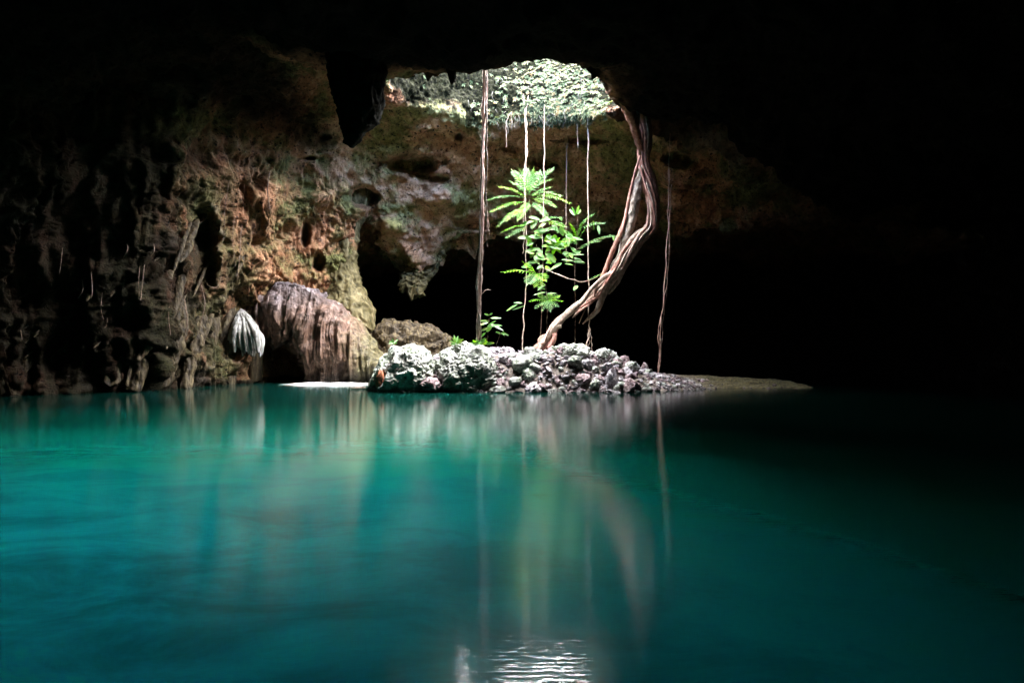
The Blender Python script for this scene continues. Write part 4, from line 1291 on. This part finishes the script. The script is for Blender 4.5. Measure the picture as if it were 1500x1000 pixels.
def build_mound():
    nu, nv = 620, 260
    u = np.linspace(322, 566, nu); v = np.linspace(0, 1, nv)
    U, V = np.meshgrid(u, v, indexing='ij')
    brow = np.interp(u, [322, 345, 380, 400, 430, 460, 485, 505, 520, 535, 550, 566], [462, 440, 422, 417, 421, 431, 446, 459, 470, 486, 507, 538])
    bot = np.interp(u, [322, 350, 372, 386, 393, 399, 405, 411, 417, 424, 431, 438, 445, 452, 462, 566], [492, 494, 494, 502, 500, 482, 494, 510, 496, 484, 496, 512, 530, 556, 560, 562])
    r1 = fbm(np.stack([u * .07, 0 * u, 0 * u + 3], -1), 2, .5)
    bot = bot + np.where(u < 450, perlin(np.stack([u * .35, 0 * u, 0 * u], -1)) * 6, 0)
    Dfront = np.interp(u, [322, 380, 430, 480, 520, 566], [25.6, 24.95, 24.45, 24.3, 24.35, 24.9])
    back = np.interp(u, [336, 500, 566], [26.6, 27.2, 26.6])
    # v: 0-.28 shelf, .28-.9 face, .9-1 tuck under
    a = np.clip(V / .28, 0, 1); b = np.clip((V - .28) / .62, 0, 1); c = np.clip((V - .9) / .1, 0, 1)
    bw = brow[:, None]; bt = bot[:, None]
    top = bw - np.interp(u, [322, 380, 430, 490, 530, 566], [2, 3, 4, 5, 5, 5])[:, None]
    PY = top + (bw - top) * a ** 1.6 + (bt - bw) * (b ** 1.12) - c * 14
    Dm = Dfront[:, None] + .55
    DD = back[:, None] + (Dm - back[:, None]) * np.sin(a * math.pi / 2) ** 1.1
    DD = DD - .55 * np.sin(np.clip(b * 1.5, 0, 1) * math.pi / 2) + .25 * sstep(.55, 1, b) + c * 1.3
    X = (U - 750) / 1000 * DD
    Z = 1.5 + (500 - PY) / 1000 * DD
    g = np.stack([X, DD, Z], -1)
    f = g.reshape(-1, 3)
    # runnels: strongly vertical folds which wander a little
    wx = f[:, 0] + .12 * perlin(np.stack([f[:, 0] * 1.2, f[:, 2] * .8, 0 * f[:, 0]], -1))
    q1 = np.stack([wx * 1.9, 0 * wx + 1, f[:, 2] * .12], -1)
    q2 = np.stack([wx * 5.0, 0 * wx + 5, f[:, 2] * .22], -1)
    q3 = np.stack([wx * 13.0, 0 * wx + 9, f[:, 2] * .5], -1)
    fa = (.25 + .75 * sstep(.05, .5, b)).reshape(-1)
    d = fbm(q1, 2, .5, True) * .26 * fa + (1 - np.abs(perlin(q2)) * 2) * .09 * fa + (1 - np.abs(perlin(q3)) * 2) * .014 * fa
    d += fbm(f * 1.1 + 3, 3) * .34 + fbm(f * 4 + 8, 4, .6) * .07
    n = normals_grid(g).reshape(-1, 3)
    sg = np.sign(-(n[:, 1]) + .6 * n[:, 2]); sg[sg == 0] = 1
    p = f + n * (sg * d)[:, None]
    o = link('flowstone_mound', mesh_np('flowstone_mound', p, gridfaces(nu, nv)), mat_mound())
    tag(o, 'big rounded flowstone mound with ribbed pinkish draperies over the pale sand shoal', 'flowstone')


build_mound()
mb = MB()
fr_ = np.random.RandomState(3)
for k in range(17):
    t = k / 16.
    tx = 338 + 46 * t
    by = 505 + 18 * math.sin(t * 2.6) + fr_.uniform(-7, 7)
    hw = fr_.uniform(2.4, 4.2)
    dz = .25 * math.sin(k * 2.1)
    pp, rd_ = px_path([(352 + 3 * t, 452 + 3 * abs(t - .4), 1.0, 24.6), (350 + (tx - 352) * .35 + 3, 465, hw * .9, 24.35), (350 + (tx - 350) * .72, 482, hw * 1.15, 24.1 + dz), (tx - 1, 498, hw, 24.05 + dz), (tx, by, hw * .35, 24.1 + dz)], 24.2)
    v, f = tube_arrays(pp, rd_, 12, 70, .35, .12, k, 6.0)
    mb.add(v, f)
tag(mb.build('flowstone', M['flow_white'], None, P(360, 452, 24.4)), 'bright white fan of flowstone left of the mound above the dark water', 'flowstone')
drape('flowstone_column', 'dim stone post under the white flowstone fan standing in the water', 'column', [(372, 500, 10), (372, 520, 11), (372, 560, 11)], 'flow_dark', 16, .2, 8, D=24.9, depth=.8, sides=50, n=40)
# columns joining mound and roof
def hd(px, py, lift=0.):
    D = hit(px, py, lift)[1]
    return D if 12 < D < 34 else 26.0


drape('flowstone_column', 'olive and orange column at the right end of the left wall, above the mound', 'column', [(500, 262, 34), (501, 290, 24), (499, 325, 17), (498, 360, 14), (499, 395, 16), (503, 425, 24), (510, 452, 34), (518, 482, 30)], 'flow_olive', 17, .3, 6, D=hd(490, 330, .0), depth=.8, sides=110, n=130, rough=.6, back=1.6)
drape('pendant_rock', 'pinkish grey hanging block of rock in the dark hollow left of the island', 'rock', [(618, 285, 60), (616, 312, 52), (616, 342, 34), (618, 370, 22), (610, 398, 19), (602, 418, 18), (612, 436, 5)], 'flow_olive', 24, .3, 3, D=28.6, depth=.5, sides=110, n=130, rough=1.0, back=2.5)
# dark foreground stalactites against the lit wall
drape('stalactite', 'large blunt black stalactite hanging in front of the brown wall', 'stalactite', [(522, 60, 42), (523, 100, 38), (524, 140, 34), (526, 170, 28), (520, 190, 19), (513, 208, 8), (510, 216, 2)], 'flow_silhouette', 26, .35, 5, D=18.6, depth=.7, sides=120, n=120, rough=.7)
drape('stalactite', 'small black stalactite at the left corner of the bright opening', 'stalactite', [(657, 80, 9), (659, 98, 7), (662, 108, 6), (663, 117, 5), (662, 123, 2)], 'flow_silhouette', 27, .2, 6, D=18.8, depth=.8, sides=50, n=60)
# curtains down the dark left wall
cr = np.random.RandomState(44)
cur = [(262, 310, 385, 8), (128, 335, 440, 8), (250, 330, 470, 7), (205, 405, 530, 13), (285, 280, 330, 8), (300, 390, 530, 12), (235, 440, 556, 18), (160, 430, 548, 18), (85, 450, 555, 18),
       (40, 470, 560, 15), (195, 460, 560, 14), (270, 450, 556, 14), (318, 430, 548, 13), (335, 450, 552, 12), (225, 380, 450, 6), (15, 490, 565, 11),
       (345, 315, 405, 4), (330, 290, 350, 4), (150, 380, 450, 5), (120, 460, 560, 13), (105, 410, 480, 6)]
for k in range(26):
    px = cr.uniform(20, 345)
    ya = cr.uniform(300 + .0 * px, 500) if px > 200 else cr.uniform(380, 510)
    cur.append((px, ya, min(552, ya + cr.uniform(25, 90)), cr.uniform(2, 4.5)))
for i, (px, y0, y1, hw) in enumerate(cur):
    D = hit(px, (y0 * .35 + y1 * .65), .0)[1]
    if not 12 < D < 29: D = 20
    hh = y1 - y0
    reach = y1 > 545
    tip = hw * (.7 if reach else .12)
    lab = 'dark dripping flowstone curtain on the left wall reaching the water' if reach else 'narrow dark stone drip hanging on the left wall'
    grp = 'flowstone curtains along the left waterline' if reach else 'narrow drips on the left wall'
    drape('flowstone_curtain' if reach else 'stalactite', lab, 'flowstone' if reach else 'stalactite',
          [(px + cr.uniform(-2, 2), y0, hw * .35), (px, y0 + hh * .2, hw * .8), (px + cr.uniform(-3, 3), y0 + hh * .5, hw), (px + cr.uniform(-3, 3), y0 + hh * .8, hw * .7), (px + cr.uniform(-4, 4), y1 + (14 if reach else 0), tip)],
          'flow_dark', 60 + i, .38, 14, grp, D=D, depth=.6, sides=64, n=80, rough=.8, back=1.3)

o = boulder(535, 668, 477, 26.6, .7, 71, 'low dim brown rock ledge in the shade behind the leftmost boulder', 'rust_rock', zbase=-.6, big=.35, crag=.2, pit=.15, facet=False, fine=.05, name='boulder')
o.data.materials.clear(); o.data.materials.append(M['flow_dark'])
# ------------------------------------------------------------------ light, sky, camera
SUN_EL, SUN_AZ = math.radians(LP['el']), math.radians(LP['az'])     # azimuth measured from +y towards +x
w = bpy.data.worlds.new('World'); scn.world = w; w.use_nodes = True
nt = w.node_tree; nt.nodes.clear()
sky = nt.nodes.new('ShaderNodeTexSky'); sky.sky_type = 'NISHITA'
sky.sun_disc = False; sky.sun_elevation = SUN_EL; sky.sun_rotation = SUN_AZ
bg = nt.nodes.new('ShaderNodeBackground'); bg.inputs['Strength'].default_value = LP['sky']
wo = nt.nodes.new('ShaderNodeOutputWorld')
nt.links.new(sky.outputs[0], bg.inputs[0]); nt.links.new(bg.outputs[0], wo.inputs[0])
sd = bpy.data.lights.new('sun', 'SUN'); sd.energy = LP['sun']; sd.angle = math.radians(LP['ang'])
sd.color = (1.0, .96, .88)
so = bpy.data.objects.new('sun', sd); C.objects.link(so)
dirv = Vector((math.sin(SUN_AZ) * math.cos(SUN_EL), math.cos(SUN_AZ) * math.cos(SUN_EL), math.sin(SUN_EL)))
so.rotation_euler = dirv.to_track_quat('Z', 'Y').to_euler()
so.location = (HX, HY, 30)

cd = bpy.data.cameras.new('camera'); cd.lens = 24; cd.sensor_width = 36; cd.clip_end = 500
co = bpy.data.objects.new('camera', cd); C.objects.link(co)
co.location = CAM; co.rotation_euler = (math.radians(90), 0, 0)
scn.camera = co
scn.view_settings.view_transform = 'Standard'
scn.view_settings.look = 'None'
scn.view_settings.exposure = LP['exp']
scn.view_settings.gamma = 1
cy = scn.cycles
cy.max_bounces = 5; cy.diffuse_bounces = LP.get('db', 2); cy.glossy_bounces = 3; cy.transmission_bounces = 2
cy.caustics_reflective = False; cy.caustics_refractive = False
cy.use_adaptive_sampling = False
cy.use_denoising = True
cy.sample_clamp_indirect = 6.0
cy.use_guiding = LP.get('guide', False)
